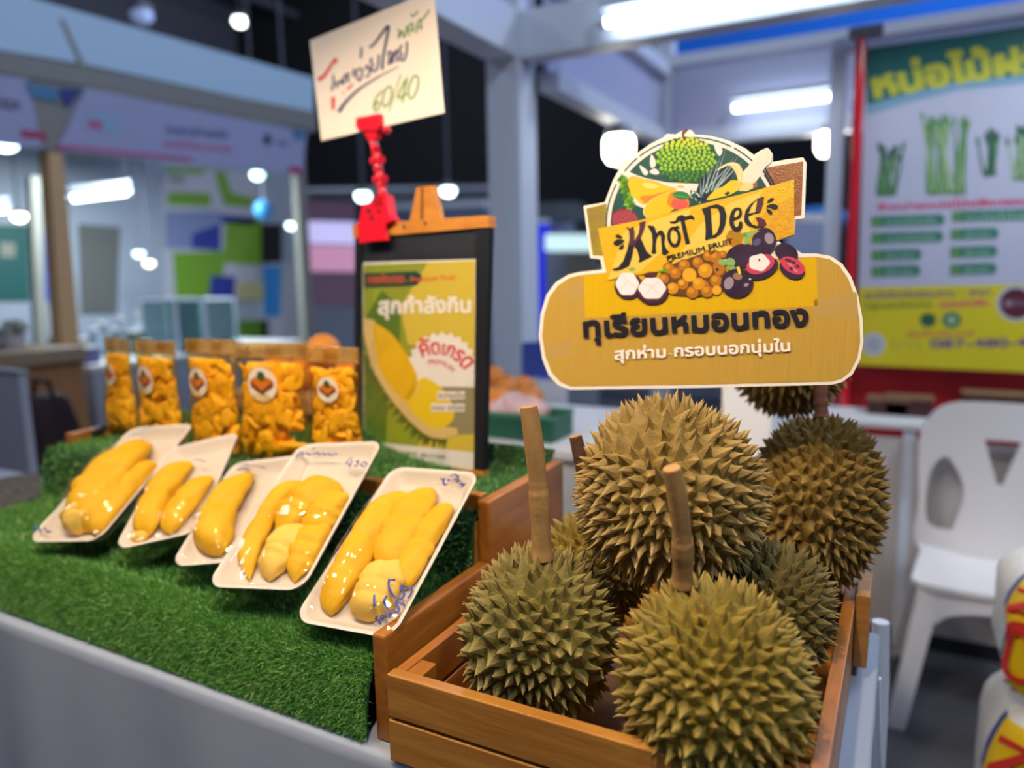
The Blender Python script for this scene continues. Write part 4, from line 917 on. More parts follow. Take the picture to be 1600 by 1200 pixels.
# lower fruit
p = Print(SP, .00005); p.base = .0016
m_mp = mat('mangosteen', (44, 28, 44), .35, c2=(62, 42, 66), ns=50); m_mw = mat('mangosteen_flesh', (236, 224, 222), .45); m_mk = mat('mangosteen_pink', (200, 60, 90), .4); m_mh = mat('mangosteen_gloss', (150, 134, 150), .4); m_mb = mat('mangosteen_rim', (84, 34, 44), .45); m_gl = mat('stem_green', (136, 168, 92), .45); m_lo = [mat('longan_a', (210, 140, 20), .4), mat('longan_b', (178, 108, 22), .4), mat('longan_c', (226, 164, 30), .4)]; m_lk = mat('longan_dark', (96, 58, 18), .45); m_gx = mat('flesh_line', (196, 180, 184), .5)
g6 = lambda P: cr(940, 380, 6.667, P); g6c = lambda x, y: (940+x/6.667, 380+y/6.667); g5c = lambda x, y: (1080+x/8, 310+y/8)
p.poly(g6([(680, 250), (780, 200), (1100, 90), (1250, 100), (1300, 300), (1260, 500), (1000, 560), (720, 540), (620, 380)]), m_lk, 1)
for i, (x, y, r) in enumerate([(700, 260, 58), (860, 230, 62), (1000, 200, 58), (1110, 130, 55), (1180, 140, 66), (1265, 115, 36), (650, 370, 52), (770, 310, 62), (1060, 440, 60), (1190, 390, 66), (1100, 500, 66), (945, 510, 66), (740, 470, 62), (845, 425, 60), (1200, 490, 50), (1010, 420, 66), (1220, 250, 64), (915, 330, 76), (1080, 285, 78)]):
    c_ = g6c(x, y); R = r/6.667; p.poly(ell(*c_, R*1.06, R*1.06, n=16), m_lk, 2+.02*i); p.poly(ell(*c_, R*.97, R*.97, n=16), m_lo[1 if i < 12 else i % 3], 2.3+.02*i); p.poly(ell(c_[0]-R*.2, c_[1]-R*.25, R*.5, R*.45, n=10), m_lo[2 if i > 11 else 0], 2.6+.02*i)
def half(c, rx, ry, rot, wc, wr, seg):
    p.poly(ell(*c, rx, ry, rot), m_mp, 4); p.poly(ell(c[0]+(wc[0]-c[0])*.5, c[1]+(wc[1]-c[1])*.5, rx*.93, ry*.9, rot), m_mb, 4.5); p.poly([(wc[0]+wr[0]*(1+.05*math.cos(6*t))*math.cos(t), wc[1]+wr[1]*(1+.05*math.cos(6*t))*math.sin(t)) for t in np.linspace(0, 6.28, 36)[:-1]], m_mw, 5)
    for a in seg: p.stroke([(wc[0], wc[1]-wr[1]*.2), (wc[0]+wr[0]*.9*math.cos(a), wc[1]+wr[1]*.9*math.sin(a))], .7, m_gx, 5.5, 0)
half((982, 447), 22, 21, 0, (980, 443.5), (17.5, 18), (.4, 2.4, 4.2)); half((1019, 455), 26, 21.5, 8, (1019, 450.5), (21, 17), (.9, 2.2, 3.6, 5.4))
p.poly(ell(*g5c(640, 720), 26, 19, -12), m_mp, 4); p.poly(ell(*g5c(910, 540), 19, 22, 10), m_mp, 5); p.poly(ell(*g5c(975, 500), 7, 9, -20, n=14), m_mh, 6); p.poly(ell(*g5c(820, 545), 7, 5, -30, n=14), mat('mangosteen_blue', (86, 78, 124), .4), 6)
p.poly(g5c_ if False else [g5c(*q) for q in [(650, 430), (760, 410), (860, 400), (750, 480), (730, 560), (660, 580), (670, 500)]], m_gl, 6); p.poly([g5c(*q) for q in [(640, 440), (690, 430), (700, 490), (650, 470)]], m_lg[0], 7)
p.poly(ell(*g5c(1190, 680), 19, 14, 25), m_mp, 4)
p.poly(ell(*g5c(880, 870), 27, 17, -22), m_mp, 7); p.poly(ell(*g5c(865, 822), 23.5, 14, -22), m_mk, 8); p.poly([(g5c(848, 800)[0]+16*(1+.07*math.cos(5*t))*math.cos(t), g5c(848, 800)[1]+13*(1+.07*math.cos(5*t))*math.sin(t)) for t in np.linspace(0, 6.28, 36)[:-1]], m_mw, 9); p.poly(ell(*g5c(852, 772), 1.4, 2.6, n=8), m_mb, 10)
p.poly(ell(*g5c(1262, 880), 21, 15, 28), m_mp, 7); p.poly(ell(*g5c(1270, 838), 20.5, 11.5, 28), m_mk, 8)
for x, y in ((1230, 780), (1280, 800), (1250, 880), (1330, 850), (1200, 770)): p.poly(ell(*g5c(x, y), 3.6, 2.6, 20, n=9), m_mb, 9)
for x, y in ((1240, 830), (1300, 900)): p.poly(ell(*g5c(x, y), 6, 1.8, 35, n=9), m_pk, 9)
p.poly(ell(*g5c(575, 1060), 25.5, 23, 0), m_mp, 11); p.poly(ell(*g5c(470, 1060), 7.5, 10, 20, n=16), m_mh, 12); p.poly(ell(*g5c(690, 1080), 4, 2.6, -20, n=10), m_mh, 12); p.poly(ell(*g5c(735, 1010), 1.8, 1.4, n=8), m_mw, 12); p.poly(ell(*g5c(580, 975), 7.5, 5.5, 10, n=12), mat('calyx_tan', (150, 110, 84), .5), 12); p.poly([g5c(*q) for q in [(565, 860), (600, 850), (625, 940), (595, 950)]], mat('stem_yellow', (226, 206, 50), .4), 13)
for q, rx, ry in ((g5c(490, 800), 8, 7), (g5c(390, 800), 7, 5), (g5c(505, 870), 8, 4)): p.poly(ell(*q, rx, ry, 20, n=12), m_gl, 10)
p.poly(ell(*g5c(350, 880), 9, 10), m_lo[1], 4); p.poly(ell(*g5c(325, 890), 2.6, 2.6, n=9), m_ink, 5)
p.poly([g6c(*q) for q in [(275, 265), (320, 245), (360, 275), (300, 290)]], m_gl, 6); p.poly([g6c(*q) for q in [(590, 290), (680, 262), (680, 290), (610, 305)]], m_lg[0], 3); p.poly([g6c(*q) for q in [(430, 320), (500, 300), (590, 300), (560, 345), (450, 350)]], m_mb, 3)
p.build('mangosteen_picture', sg)
# lettering
p = Print(SP, .00005); p.base = .0024
m_lb = mat('letter_black', (30, 26, 36), .4); m_lp = mat('letter_plum', (84, 40, 58), .4)
k4 = lambda P: cr(930, 310, 8, P); k5 = lambda P: cr(1080, 310, 8, P)
p.poly(k4([(380, 355), (440, 375), (475, 345), (492, 420), (490, 560), (460, 720), (420, 840), (340, 880), (260, 900), (215, 895), (215, 880), (290, 860), (350, 780), (400, 640), (430, 500), (420, 400)]), m_lb, 1); p.poly(k4([(380, 355), (440, 375), (475, 345), (492, 420), (488, 580), (415, 590), (430, 500), (420, 400)]), m_lp, 2)
p.poly(k4([(485, 540), (540, 440), (555, 370), (550, 300), (630, 285), (612, 380), (572, 480), (520, 570), (488, 610)]), m_lp, 1); p.poly(k4([(484, 590), (562, 490), (600, 560), (640, 660), (705, 720), (620, 760), (540, 800), (555, 740), (520, 640)]), m_lb, 1)
p.poly(k4([(650, 335), (735, 345), (775, 440), (755, 590), (760, 680), (705, 690), (715, 560), (710, 440)]), m_lb, 1); p.poly(k4([(770, 450), (790, 405), (840, 400), (875, 460), (862, 560), (890, 640), (925, 665), (880, 700), (835, 700), (830, 600), (822, 470), (795, 450), (772, 500)]), m_lb, 1)
p.poly(k4(ell(985, 480, 86, 128, -6, 28)), m_lb, 1, 0, [k4(ell(985, 478, 46, 92, -6, 22))]); p.poly(k4([(985, 360), (1020, 340), (1052, 350), (1050, 375), (1020, 365), (1005, 415), (985, 400)]), m_lb, 1)
p.poly(k4([(925, 290), (1000, 285), (1030, 225), (1085, 205), (1130, 225), (1200, 205), (1240, 240), (1235, 270), (1200, 245), (1120, 265), (1060, 272), (1000, 310), (940, 305)]), m_lb, 1); p.poly(k4([(1062, 262), (1112, 258), (1150, 420), (1185, 560), (1130, 570), (1105, 450), (1080, 340)]), m_lb, 1)
p.poly(k5([(130, 130), (240, 95), (255, 300), (270, 480), (175, 520), (180, 400), (170, 230)]), m_lb, 1); p.poly(k5([(200, 100), (330, 70), (410, 110), (440, 200), (425, 330), (380, 430), (300, 485), (230, 500), (265, 470), (320, 430), (355, 330), (360, 200), (330, 120), (250, 112)]), m_lb, 1)
p.poly(k5([(480, 230), (510, 150), (560, 115), (620, 125), (635, 190), (610, 240), (540, 270), (535, 320), (560, 360), (590, 340), (600, 290), (640, 300), (635, 370), (590, 410), (530, 400), (480, 330)]), m_lb, 1, 2, [k5([(540, 238), (545, 170), (580, 135), (600, 165), (585, 215)])])
p.poly(k5([(660, 240), (680, 150), (740, 70), (830, 0), (910, -22), (890, 90), (860, 170), (780, 190), (712, 218), (722, 270), (770, 330), (830, 347), (840, 310), (800, 240), (860, 235), (920, 270), (940, 320), (900, 358), (800, 366), (710, 342), (665, 295)]), m_lb, 1, 0, [k5([(715, 192), (740, 110), (790, 40), (830, 10), (800, 172)])]); p.poly(k5([(835, 20), (908, -18), (890, 90), (860, 170), (800, 182)]), m_lp, 2); p.poly(k5([(800, 240), (860, 235), (920, 270), (940, 320), (900, 357), (835, 345), (842, 310)]), m_lp, 2)
for P in ([(250, 470), (290, 450), (345, 495), (280, 490)], [(225, 565), (270, 515), (365, 525), (290, 585)], [(295, 620), (355, 570), (350, 620), (320, 640)]): p.poly(k4(P), m_lb, 1, 4)
for P in ([(945, 50), (985, 5), (1030, -8), (1025, 20), (985, 42)], [(935, 100), (1000, 70), (1070, 80), (1085, 110), (1050, 135), (980, 112)], [(940, 125), (990, 145), (1015, 180), (990, 200), (955, 175)]): p.poly(k5(P), m_lb, 1, 4)
p.build('name_lettering', sg); p = Print(SP, .00005); p.base = .0024
p.text('PREMIUM', (1043, 408), (1102, 392), 8, m_lb, 1, .02); p.text('FRUIT', (1108, 390), (1146, 380), 8, m_lb, 1, .02); p.stroke([(1050, 398), (1043, 404), (1048, 409), (1054, 402)], 1.2, m_lb, 2); p.stroke([(1118, 381), (1108, 392), (1112, 396), (1117, 390)], 1.2, m_lb, 2)
p.build('small_lettering', sg); p = Print(SP, .00005); p.base = .0024
p.text('ทุเรียนหมอนทอง', (911.5, 527.5), (1264, 507.5), 25, m_lb, 1, .04)
p.build('black_lettering', sg); p = Print(SP, .00005); p.base = .0024
p.text('สุกห่าม-กรอบนอกนุ่มใน', (960, 562), (1235, 548), 13.5, mat('letter_white', (240, 230, 218), .5), 1, .03)
p.build('white_lettering', sg)

# ------------------------------------------------------------------ vegetable banner, pole and counters on the right
BY = 3.30
BP = Pl((0, BY, 1), (0, -1, 0))
m_bw = mat('banner_white', (190, 190, 210), .45, c2=(180, 182, 204), ns=3); m_bg = mat('banner_green', (14, 92, 86), .45, c2=(20, 104, 100), ns=4); m_bt = mat('banner_yellow_text', (188, 186, 50), .5); m_byl = mat('banner_yellow', (214, 196, 34), .45); m_pil = mat('banner_pill', (40, 112, 92), .5); m_pk2 = mat('banner_pink', (206, 60, 112), .5); m_pur = mat('banner_purple', (96, 74, 130), .5); m_vg = mat('veg_green', (92, 140, 84), .5); m_vd = mat('veg_dark', (44, 92, 66), .5); m_vl = mat('veg_light', (160, 186, 136), .5); m_mar = mat('banner_maroon', (92, 30, 46), .5)
bn = thing('banner', 'tall vegetable banner with green header and yellow foot at the right edge', 'banner', BP.pix(1475, 575))
mesh('vinyl', prism([BP.pix(*q) for q in ((1352, 76), (1790, 14), (1790, 590), (1338, 570))], (0, .004, 0)), m_bw, bn)
p = Print(BP, .0004)
p.poly([(1352, 76), (1790, 14), (1790, 118), (1690, 112), (1600, 122), (1500, 132), (1420, 152), (1354, 172)], m_bg, 1); p.poly([(1354, 164), (1420, 146), (1500, 127), (1600, 118), (1690, 110), (1690, 120), (1600, 130), (1500, 140), (1420, 160), (1354, 180)], mat('banner_sky', (120, 160, 186), .5), 2)
p.text('หน่อไม้ฝรั่ง', (1366, 154), (1672, 108), 32, m_bt, 3, .06, sag=6)
def bunch(cx, top, bot, wt, wb, n, m1, m2, tipm):
    rb_ = random.Random(int(cx))
    for i in range(n):
        f = (i+.5)/n-.5; g = max(-.5, min(.5, f*.55+rb_.uniform(-.22, .22))); b = (cx+f*wb, bot+rb_.uniform(-4, 3)); t_ = (cx-g*wt*rb_.choice((1, -1, -1)), top+rb_.uniform(0, 22))
        p.stroke([b, ((b[0]+t_[0])/2+rb_.uniform(-1, 1), (b[1]+t_[1])/2), t_], [wb*.62/n+2.2, wb*.55/n+2.2, 2.4], (m1, m2, m1)[i % 3], 3+.1*i)
        d = np.array(t_)-np.array(b); d /= np.linalg.norm(d); a = np.array(t_); q_ = np.array([-d[1], d[0]]); p.poly([a-q_*2.6-d*6, a+q_*2.6-d*6, a+q_*2.2+d*3, a+d*9, a-q_*2.2+d*3], tipm, 3.05+.1*i)
bunch(1384, 226, 305, 60, 30, 14, m_vg, m_vd, m_vd); bunch(1478, 182, 302, 110, 62, 22, m_vg, m_vl, m_vg); bunch(1546, 204, 274, 44, 20, 9, m_vd, m_vg, m_vd); bunch(1598, 200, 280, 56, 32, 12, m_vg, m_vl, m_vd); bunch(1690, 190, 290, 60, 40, 8, m_vg, m_vl, m_vd)
p.text('จำหน่ายหน่อไม้ฝรั่งปลอดสารพิษ', (1370, 329), (1680, 316), 8, m_pk2, 3, .04)
for (x0, x1, y) in ((1362, 1472, 347), (1362, 1470, 373), (1362, 1436, 400), (1362, 1434, 425), (1488, 1640, 339), (1486, 1556, 367), (1485, 1554, 395), (1485, 1553, 422)):
    dy = -.03*(x1-x0); P = [(x0, y-9), (x1, y-9+dy), (x1+5, y+dy), (x1, y+8+dy), (x0, y+8)]
    p.poly(P, m_pil, 3); p.poly(ell(x0+8, y, 9, 8, n=12), m_vg, 4); p.text('หน่อไม้ฝรั่ง' if x1-x0 > 90 else 'ผักสด', (x0+22, y+4), (x1-6, y+4+dy*.8), 6, mat('pill_text', (150, 186, 170), .5), 4, .02)
p.poly([(1342, 449), (1790, 440), (1790, 590), (1338, 570)], m_byl, 2)
p.text('สนใจติดต่อสอบถาม 5 สาขา', (1350, 467), (1548, 461), 8, m_pur, 3, .03); p.text('ปลูกและจำหน่าย', (1350, 482), (1456, 479), 6, m_vd, 3, .03); p.text('ปลอดสารพิษ', (1468, 480), (1545, 477), 7, m_pk2, 3, .04)
p.poly(ell(1450, 500, 13, 11, n=14), m_vd, 3); p.poly(ell(1487, 500, 15, 13, n=14), m_pil, 3); p.poly(ell(1487, 500, 8, 7, n=10), m_vl, 4); p.text('ส่งทั่วประเทศ', (1416, 527), (1522, 525), 7, mat('banner_coral', (206, 110, 84), .5), 3, .03)
p.poly(ell(1365, 538, 18, 18, n=18), m_bw, 3); p.poly(ell(1365, 538, 12, 12, n=14), mat('banner_grey', (168, 170, 176), .5), 4); p.text('โทร 087-480-4775', (1392, 545), (1660, 541), 11, m_pur, 3, .03)
p.poly(ell(1588, 474, 31, 28, n=20), m_bw, 3); p.poly(ell(1588, 474, 26, 24, n=20), m_mar, 4); p.text('GI ไทย', (1570, 478), (1606, 476), 6, m_bw, 5, .02)
p.build('banner_print', bn)
def bar(a, b, r, m, name, label, cat, parent=None):
    o = mesh(name, tube([a, b], r, 12), m, parent, smooth=50)
    return tag(o, label, cat) if parent is None else o
rp = thing('banner_pole', 'shiny red pole standing along the left edge of the vegetable banner', 'pole', (-.20, 3.27, 0))
mesh('red_tube', tube([[-.205, 3.27, .05], [-.205, 3.27, 2.29]], .019, 16), mat('red_pole', (206, 24, 44), .15, coat=.6), rp, smooth=50); mesh('foot_plate', tube_z([(.12, 0), (.12, .01), (.03, .02), (.022, .05)], (-.205, 3.27, 0), 20), m_alu_d, rp, smooth=50); mesh('top_clamp', rbox(-.25, -.13, 3.25, 3.29, 2.27, 2.31, .004), m_alu_d, rp)
bp_ = thing('booth_post', 'grey aluminium booth post just left of the red pole', 'post', (-.285, 3.36, 0))
mesh('post', rbox(-.315, -.255, 3.33, 3.39, 0, 2.30, .004), m_alu, bp_)
mesh('cross_rail', rbox(-.254, 2.4, 3.34, 3.38, 2.245, 2.275, .004), m_alu, bp_)
ctr = thing('counter', 'white panelled exhibition counter behind the plastic chair', 'counter', (.5, 3.1, 0))
zc = PY(1300, 652, 2.98)[2]
mesh('counter_top', rbox(-.45, 1.8, 2.96, 3.24, zc-.025, zc, .004), m_white, ctr)
for i, x in enumerate((-.43, .035, .52, 1.0, 1.5)):
    mesh('frame_post', rbox(x-.02, x+.02, 2.975, 3.015, .0, zc-.026, .003), m_alu, ctr)
    if i < 4: mesh('panel', rbox(x+.021, (-.43, .035, .52, 1.0, 1.5)[i+1]-.021, 2.99, 3.0, .06, zc-.06), mat('panel_grey', (196, 190, 188), .5), ctr); mesh('plinth', rbox(x+.021, (-.43, .035, .52, 1.0, 1.5)[i+1]-.021, 2.985, 3.005, 0, .058), mat('plinth_black', (34, 36, 42), .6), ctr)
rb = thing('red_stall', 'bright red cloth-fronted stall below the vegetable banner', 'stall', (.6, 3.45, 0))
mesh('red_front', rbox(-.30, 1.8, 3.42, 3.46, 0, PY(1450, 572, 3.42)[2]+.02, .004), mat('red_cloth', (206, 22, 34), .6, c2=(160, 14, 26), ns=5), rb)
mesh('red_shelf', rbox(-.28, 1.8, 3.462, 3.9, .88, .91), mat('red_cloth2', (190, 18, 30), .6), rb)
for i, (px, w_, h_) in enumerate(((1388, .07, .05), (1420, .08, .06), (1550, .10, .09))):
    q = PY(px, 628, 3.2); t = thing('dark_box', ('small dark box at the left end of the counter under the banner', 'second small dark box on the counter under the banner', 'larger dark box on the counter behind the white chair')[i], 'box', (q[0], 3.15, zc))
    mesh('carton', rbox(q[0]-w_, q[0]+w_, 3.10, 3.2, zc, zc+h_, .004), mat('dark_carton', (62, 20, 26), .6), t); mesh('lid', rbox(q[0]-w_-.003, q[0]+w_+.003, 3.097, 3.203, zc+h_, zc+h_+.012, .003), mat('carton_tan', (116, 84, 60), .6), t)

# ------------------------------------------------------------------ white plastic chair
m_pl = mat('white_plastic', (226, 222, 224), .32)
ch = thing('plastic_chair', 'white plastic stacking chair with oval and V cut-outs in its back, right of the crate', 'chair', (.31, 2.62, 0))
chx, yf, yb_ = .300, 2.44, 2.86; sz = PY(1500, 922, yf)[2]; wz = .235
def plate(outline, holes, th, fn, step=.025):
    o = np.array(outline); ex = [(x, y) for x in np.arange(o[:, 0].min(), o[:, 0].max(), step) for y in np.arange(o[:, 1].min(), o[:, 1].max(), step)]
    o = o if area2(o) > 0 else o[::-1]; hs = [h if area2(np.array(h)) < 0 else h[::-1] for h in map(np.array, holes)]
    V2, T = fill([o]+hs, ex); T = [t for t in T]
    n = len(V2); V = [fn(x, y, 0) for x, y in V2]+[fn(x, y, th) for x, y in V2]
    Fc = [list(t) for t in T]+[[i+n for i in t[::-1]] for t in T]
    cnt = {}
    for t in T:
        for i in range(3): e = (t[i], t[(i+1) % 3]); cnt[e] = 1
    Fc += [[b, a, a+n, b+n] for a, b in cnt if (b, a) not in cnt]
    return V, Fc
zt = PY(1500, 622, yb_+.03)[2]
bo = crom([(-.20, sz-.03), (-.225, sz+.15), (-.235, sz+.35), (-.215, zt-.07), (-.15, zt-.012), (0, zt), (.15, zt-.012), (.215, zt-.07), (.235, sz+.35), (.225, sz+.15), (.20, sz-.03)], 4)
hb = zt-sz
holes = [crom([(s*.155, sz+hb*.62), (s*.115, sz+hb*.52), (s*.098, sz+hb*.38), (s*.115, sz+hb*.20), (s*.13, sz+hb*.13), (s*.19, sz+hb*.14), (s*.205, sz+hb*.30), (s*.195, sz+hb*.52)], 4) for s in (-1, 1)]+[[(-.05, sz+hb*.76), (.05, sz+hb*.76), (.008, sz+hb*.47), (-.008, sz+hb*.47)]]
mesh('backrest', plate(bo, holes, .014, lambda x, y, t: (chx+x, yb_-.05*math.cos(x*6.4)+.05+t-.10+.17*max(0, (y-sz))*.45+.02*math.cos(x*3), y)), m_pl, ch, smooth=40)
so = crom([(-.22, -.01), (-.235, .10), (-.215, .30), (-.205, .40), (0, .42), (.205, .40), (.215, .30), (.235, .10), (.22, -.01), (0, -.022)], 4)
mesh('seat', plate(so, [], .016, lambda x, y, t: (chx+x, yf+y, sz-t-.02*max(0, 1-((x/.2)**2+((y-.22)/.2)**2))+.008*(y < .01))), m_pl, ch, smooth=40)
for nm, y_ in (('front_apron', yf-.006), ('rear_apron', yb_-.04)):
    ap = [(-.225, sz), (.225, sz), (.225, sz-.10), (.165, sz-.10)]+[(.165*math.cos(a), sz-.10+.05*math.sin(a)) for a in np.linspace(0, math.pi, 12)[1:-1]]+[(-.165, sz-.10), (-.225, sz-.10)]
    mesh(nm, plate(ap, [], .012, lambda x, y, t, y_=y_: (chx+x, y_+t, y-.012)), m_pl, ch)
for sx in (-1, 1):
    for y_, dy, wd_ in ((yf, -.045, .05), (yb_-.03, .06, .04)):
        a = np.array([chx+sx*.200, y_, sz-.015]); b = np.array([chx+sx*.268, y_+dy, 0]); d1 = np.array([sx*wd_, 0, 0]); d2 = np.array([0, wd_*.9 if y_ == yf else -wd_*.9, 0])
        V = []
        for q, k_ in ((a, 1.05), (b, .86)):
            V += [q+d1*.4*k_+[0, 0, 0], q-d1*.75*k_, q-d1*.75*k_+d2*.22*k_, q+d1*.18*k_+d2*.22*k_, q+d1*.18*k_+d2*k_, q+d1*.4*k_+d2*k_]
        mesh('leg', (V, [[i, (i+1) % 6, (i+1) % 6+6, i+6] for i in range(6)]+[[5, 4, 3, 2, 1, 0], [6, 7, 8, 9, 10, 11]]), m_pl, ch)

# ------------------------------------------------------------------ stacked printed sacks at the right edge
m_sk = mat('sack_white', (224, 222, 216), .55, c2=(212, 210, 204), ns=40, bump=.3, bs=60); m_sy = mat('sack_yellow', (232, 190, 6), .45, bump=.3, bs=40); m_sr = mat('sack_red', (200, 40, 30), .5); m_sb = mat('sack_blue', (46, 62, 140), .5)
def sack(label, x0, x1, y0, y1, z0, z1, seed, text):
    c = np.array([(x0+x1)/2, (y0+y1)/2, z0]); r = np.random.default_rng(seed)
    t = thing('printed_sack', label, 'sack', c, 'white sacks stacked at the right edge')
    hx, hy, hz = (x1-x0)/2, (y1-y0)/2, z1-z0; seg, rg = 40, 18; V = []; Fc = []
    def pt(u, v):
        th = math.pi*v; e = .5
        cz_ = -math.cos(th); sr = math.sin(th)**.35 if 0 < v < 1 else 0
        ca, sa = math.cos(u), math.sin(u)
        x = np.sign(ca)*abs(ca)**e*sr*hx; y = np.sign(sa)*abs(sa)**e*sr*hy; z = (np.sign(cz_)*abs(cz_)**.55+1)/2*hz
        w_ = 1+.025*math.sin(7*u+seed)+.02*math.sin(5*z/hz*3+3*u)
        return c+np.array([x*w_, y*w_, z])
    for j in range(rg+1):
        for i in range(seg): V.append(pt(2*math.pi*i/seg, j/rg))
    Fc = [[j*seg+i, j*seg+(i+1) % seg, (j+1)*seg+(i+1) % seg, (j+1)*seg+i] for j in range(rg) for i in range(seg)]
    mi = []
    for j in range(rg):
        for i in range(seg):
            u = (i+.5)/seg*360; v = (j+.5)/rg; u = u if u < 300 else u
            mi.append(1 if (200 < u < 310 and .20 < v < .76) else (2 if (200 < u < 310 and .12 < v <= .20) else (2 if (188 < u < 198 and .3 < v < .80) else 0)))
    mesh('woven_bag', (V, Fc), [m_sk, m_sy, m_sb], t, smooth=180, mi=mi)
    gv, gt = glyphs(text, .03); gx0_, gx1_ = gv[:, 0].min(), gv[:, 0].max(); LV = []
    for q in gv:
        f = (q[0]-gx0_)/(gx1_-gx0_); u = math.radians(207+46*q[1]); v = .70-.44*f; b = pt(u, v); nrm = np.array([math.cos(u), math.sin(u), 0]); LV.append(b+nrm/np.linalg.norm(nrm)*.006)
    mesh('red_print', (LV, gt), m_sr, t)
q = PD(1546, 900, 1.50)
sack('white sack with yellow panel and red lettering, upper one at the right edge', q[0]+.035, q[0]+.46, q[1]-.02, q[1]+.30, .50, PD(1585, 892, 1.5)[2], 1, 'NO.1')
sack('white, yellow and blue sack underneath the upper sack at the right edge', q[0]+.020, q[0]+.49, q[1]-.05, q[1]+.32, 0, .50, 2, 'NO.1')

# ------------------------------------------------------------------ fruit table right behind the stall
ft = thing('side_table', 'white topped table with fruit behind the easel and the durians', 'table', (-.95, 2.2, 0))
zf = .90
mesh('tabletop', rbox(-2.2, -.35, 1.9, 2.6, zf-.03, zf, .004), m_white, ft); mesh('front_panel', rbox(-2.18, -.37, 1.92, 1.94, .02, zf-.031), mat('panel_cool', (186, 190, 200), .5), ft)
for x in (-2.15, -.4): mesh('leg', rbox(x-.02, x+.02, 2.53, 2.57, 0, zf-.031), m_alu_d, ft)
m_of = mat('fruit_orange', (214, 132, 48), .55, c2=(188, 108, 40), ns=20); m_calyx = mat('fruit_calyx', (86, 92, 46), .7)
k = 0
for (px, py, d) in ((770, 590, 2.55), (792, 606, 2.5), (818, 606, 2.55), (776, 622, 2.44), (803, 628, 2.42), (764, 640, 2.42), (828, 622, 2.48)):
    k += 1; q = PD(px, py, d); t = thing('santol_fruit', 'round orange-tan fruit in the pile behind the black easel, ' + ('topmost of the pile', 'upper middle of the pile', 'upper right of the pile', 'lower left of the pile', 'lower middle of the pile', 'bottom left corner of the pile', 'far right of the pile')[k-1], 'fruit', (q[0], q[1], q[2]-.045), 'orange-tan fruit behind the easel')
    mesh('skin', blob(q, (.047, .047, .042), 18, 12), m_of, t, smooth=180); mesh('calyx', blob(q+[0, 0, .041], (.012, .012, .005), 8, 5), m_calyx, t)
gb = PY(795, 690, 2.0)
t = thing('green_basket', 'dark green plastic basket beside the fruit pile behind the easel', 'basket', (gb[0], 2.02, zf))
gw, gd_ = .17, .08
mesh('basket_wall', join(rbox(gb[0]-gw, gb[0]+gw, 1.96, 1.975, zf, zf+.07, .003), rbox(gb[0]-gw, gb[0]+gw, 2.10, 2.115, zf, zf+.07, .003), rbox(gb[0]-gw, gb[0]-gw+.015, 1.976, 2.099, zf, zf+.07, .003), rbox(gb[0]+gw-.015, gb[0]+gw, 1.976, 2.099, zf, zf+.07, .003)), mat('basket_green', (28, 84, 66), .45), t)
mesh('basket_rim', tube([[gb[0]-gw, 1.965, zf+.075], [gb[0]+gw, 1.965, zf+.075], [gb[0]+gw, 2.108, zf+.075], [gb[0]-gw, 2.108, zf+.075], [gb[0]-gw, 1.965, zf+.075]], .009, 8), mat('basket_green2', (40, 110, 86), .4), t)
mesh('basket_floor', rbox(gb[0]-gw+.016, gb[0]+gw-.016, 1.977, 2.098, zf+.001, zf+.006), mat('basket_green', (0, 0, 0)), t)
pb = np.array([gb[0]+.02, 2.04, zf+.007])
tag(mesh('plastic_bag', blob(pb+[0, 0, .062], (.10, .055, .062), 22, 14, None, lambda d: 1+.10*math.sin(6*d[0]+4*d[2])+.07*math.sin(9*d[1]+5*d[0])), mat('bag_pink', (206, 170, 172), .35, bump=.5, bs=40), smooth=180), 'crumpled pale pink plastic bag lying in the dark green basket', 'bag')
q = PY(1150, 700, 1.75)
t = thing('styrofoam_box', 'bright white foam box glimpsed between the tan and brown durians', 'box', (q[0], 1.78, 0))
mesh('box_body', rbox(q[0]-.01, q[0]+.10, 1.62, 1.85, 0, 1.18, .01), mat('foam_bright', (240, 240, 244), .6), t); mesh('lid', rbox(q[0]-.015, q[0]+.105, 1.615, 1.855, 1.181, 1.22, .008), mat('foam_bright', (0, 0, 0)), t)
# orange fruit heaped on a carton behind the pouches
q = PD(505, 548, 1.93)
ca = thing('carton', 'brown carton behind the pouches carrying round orange fruit', 'carton', (q[0], q[1]+.02, 0))
mesh('carton_body', rbox(q[0]-.30, q[0]+.12, q[1]-.07, q[1]+.16, 0, q[2]-.11, .004), mat('cardboard', (158, 108, 60), .8), ca); mesh('flap', rbox(q[0]-.30, q[0]+.12, q[1]-.10, q[1]-.071, q[2]-.15, q[2]-.11, .003), mat('cardboard', (0, 0, 0)), ca)
for i, (dx, dy, dz, lb) in enumerate(((0, 0, 0, 'topmost, above the fourth pouch'), (-.085, .01, -.064, 'lower, left in the gap between pouches'), (.06, .03, -.064, 'lower right, partly behind the easel'), (-.19, .02, -.064, 'leftmost, behind the middle pouch'))):
    c = q+np.array([dx, dy, dz]); t = thing('orange_fruit', 'round orange fruit on the carton behind the pouches, ' + lb, 'fruit', (c[0], c[1], c[2]-.045), 'orange fruit on the carton')
    mesh('skin', blob(c, (.046, .046, .044), 20, 14), mat('fruit_deep', (220, 134, 38), .55), t, smooth=180); mesh('calyx', blob(c+[0, 0, .043], (.010, .010, .004), 8, 5), m_calyx, t)

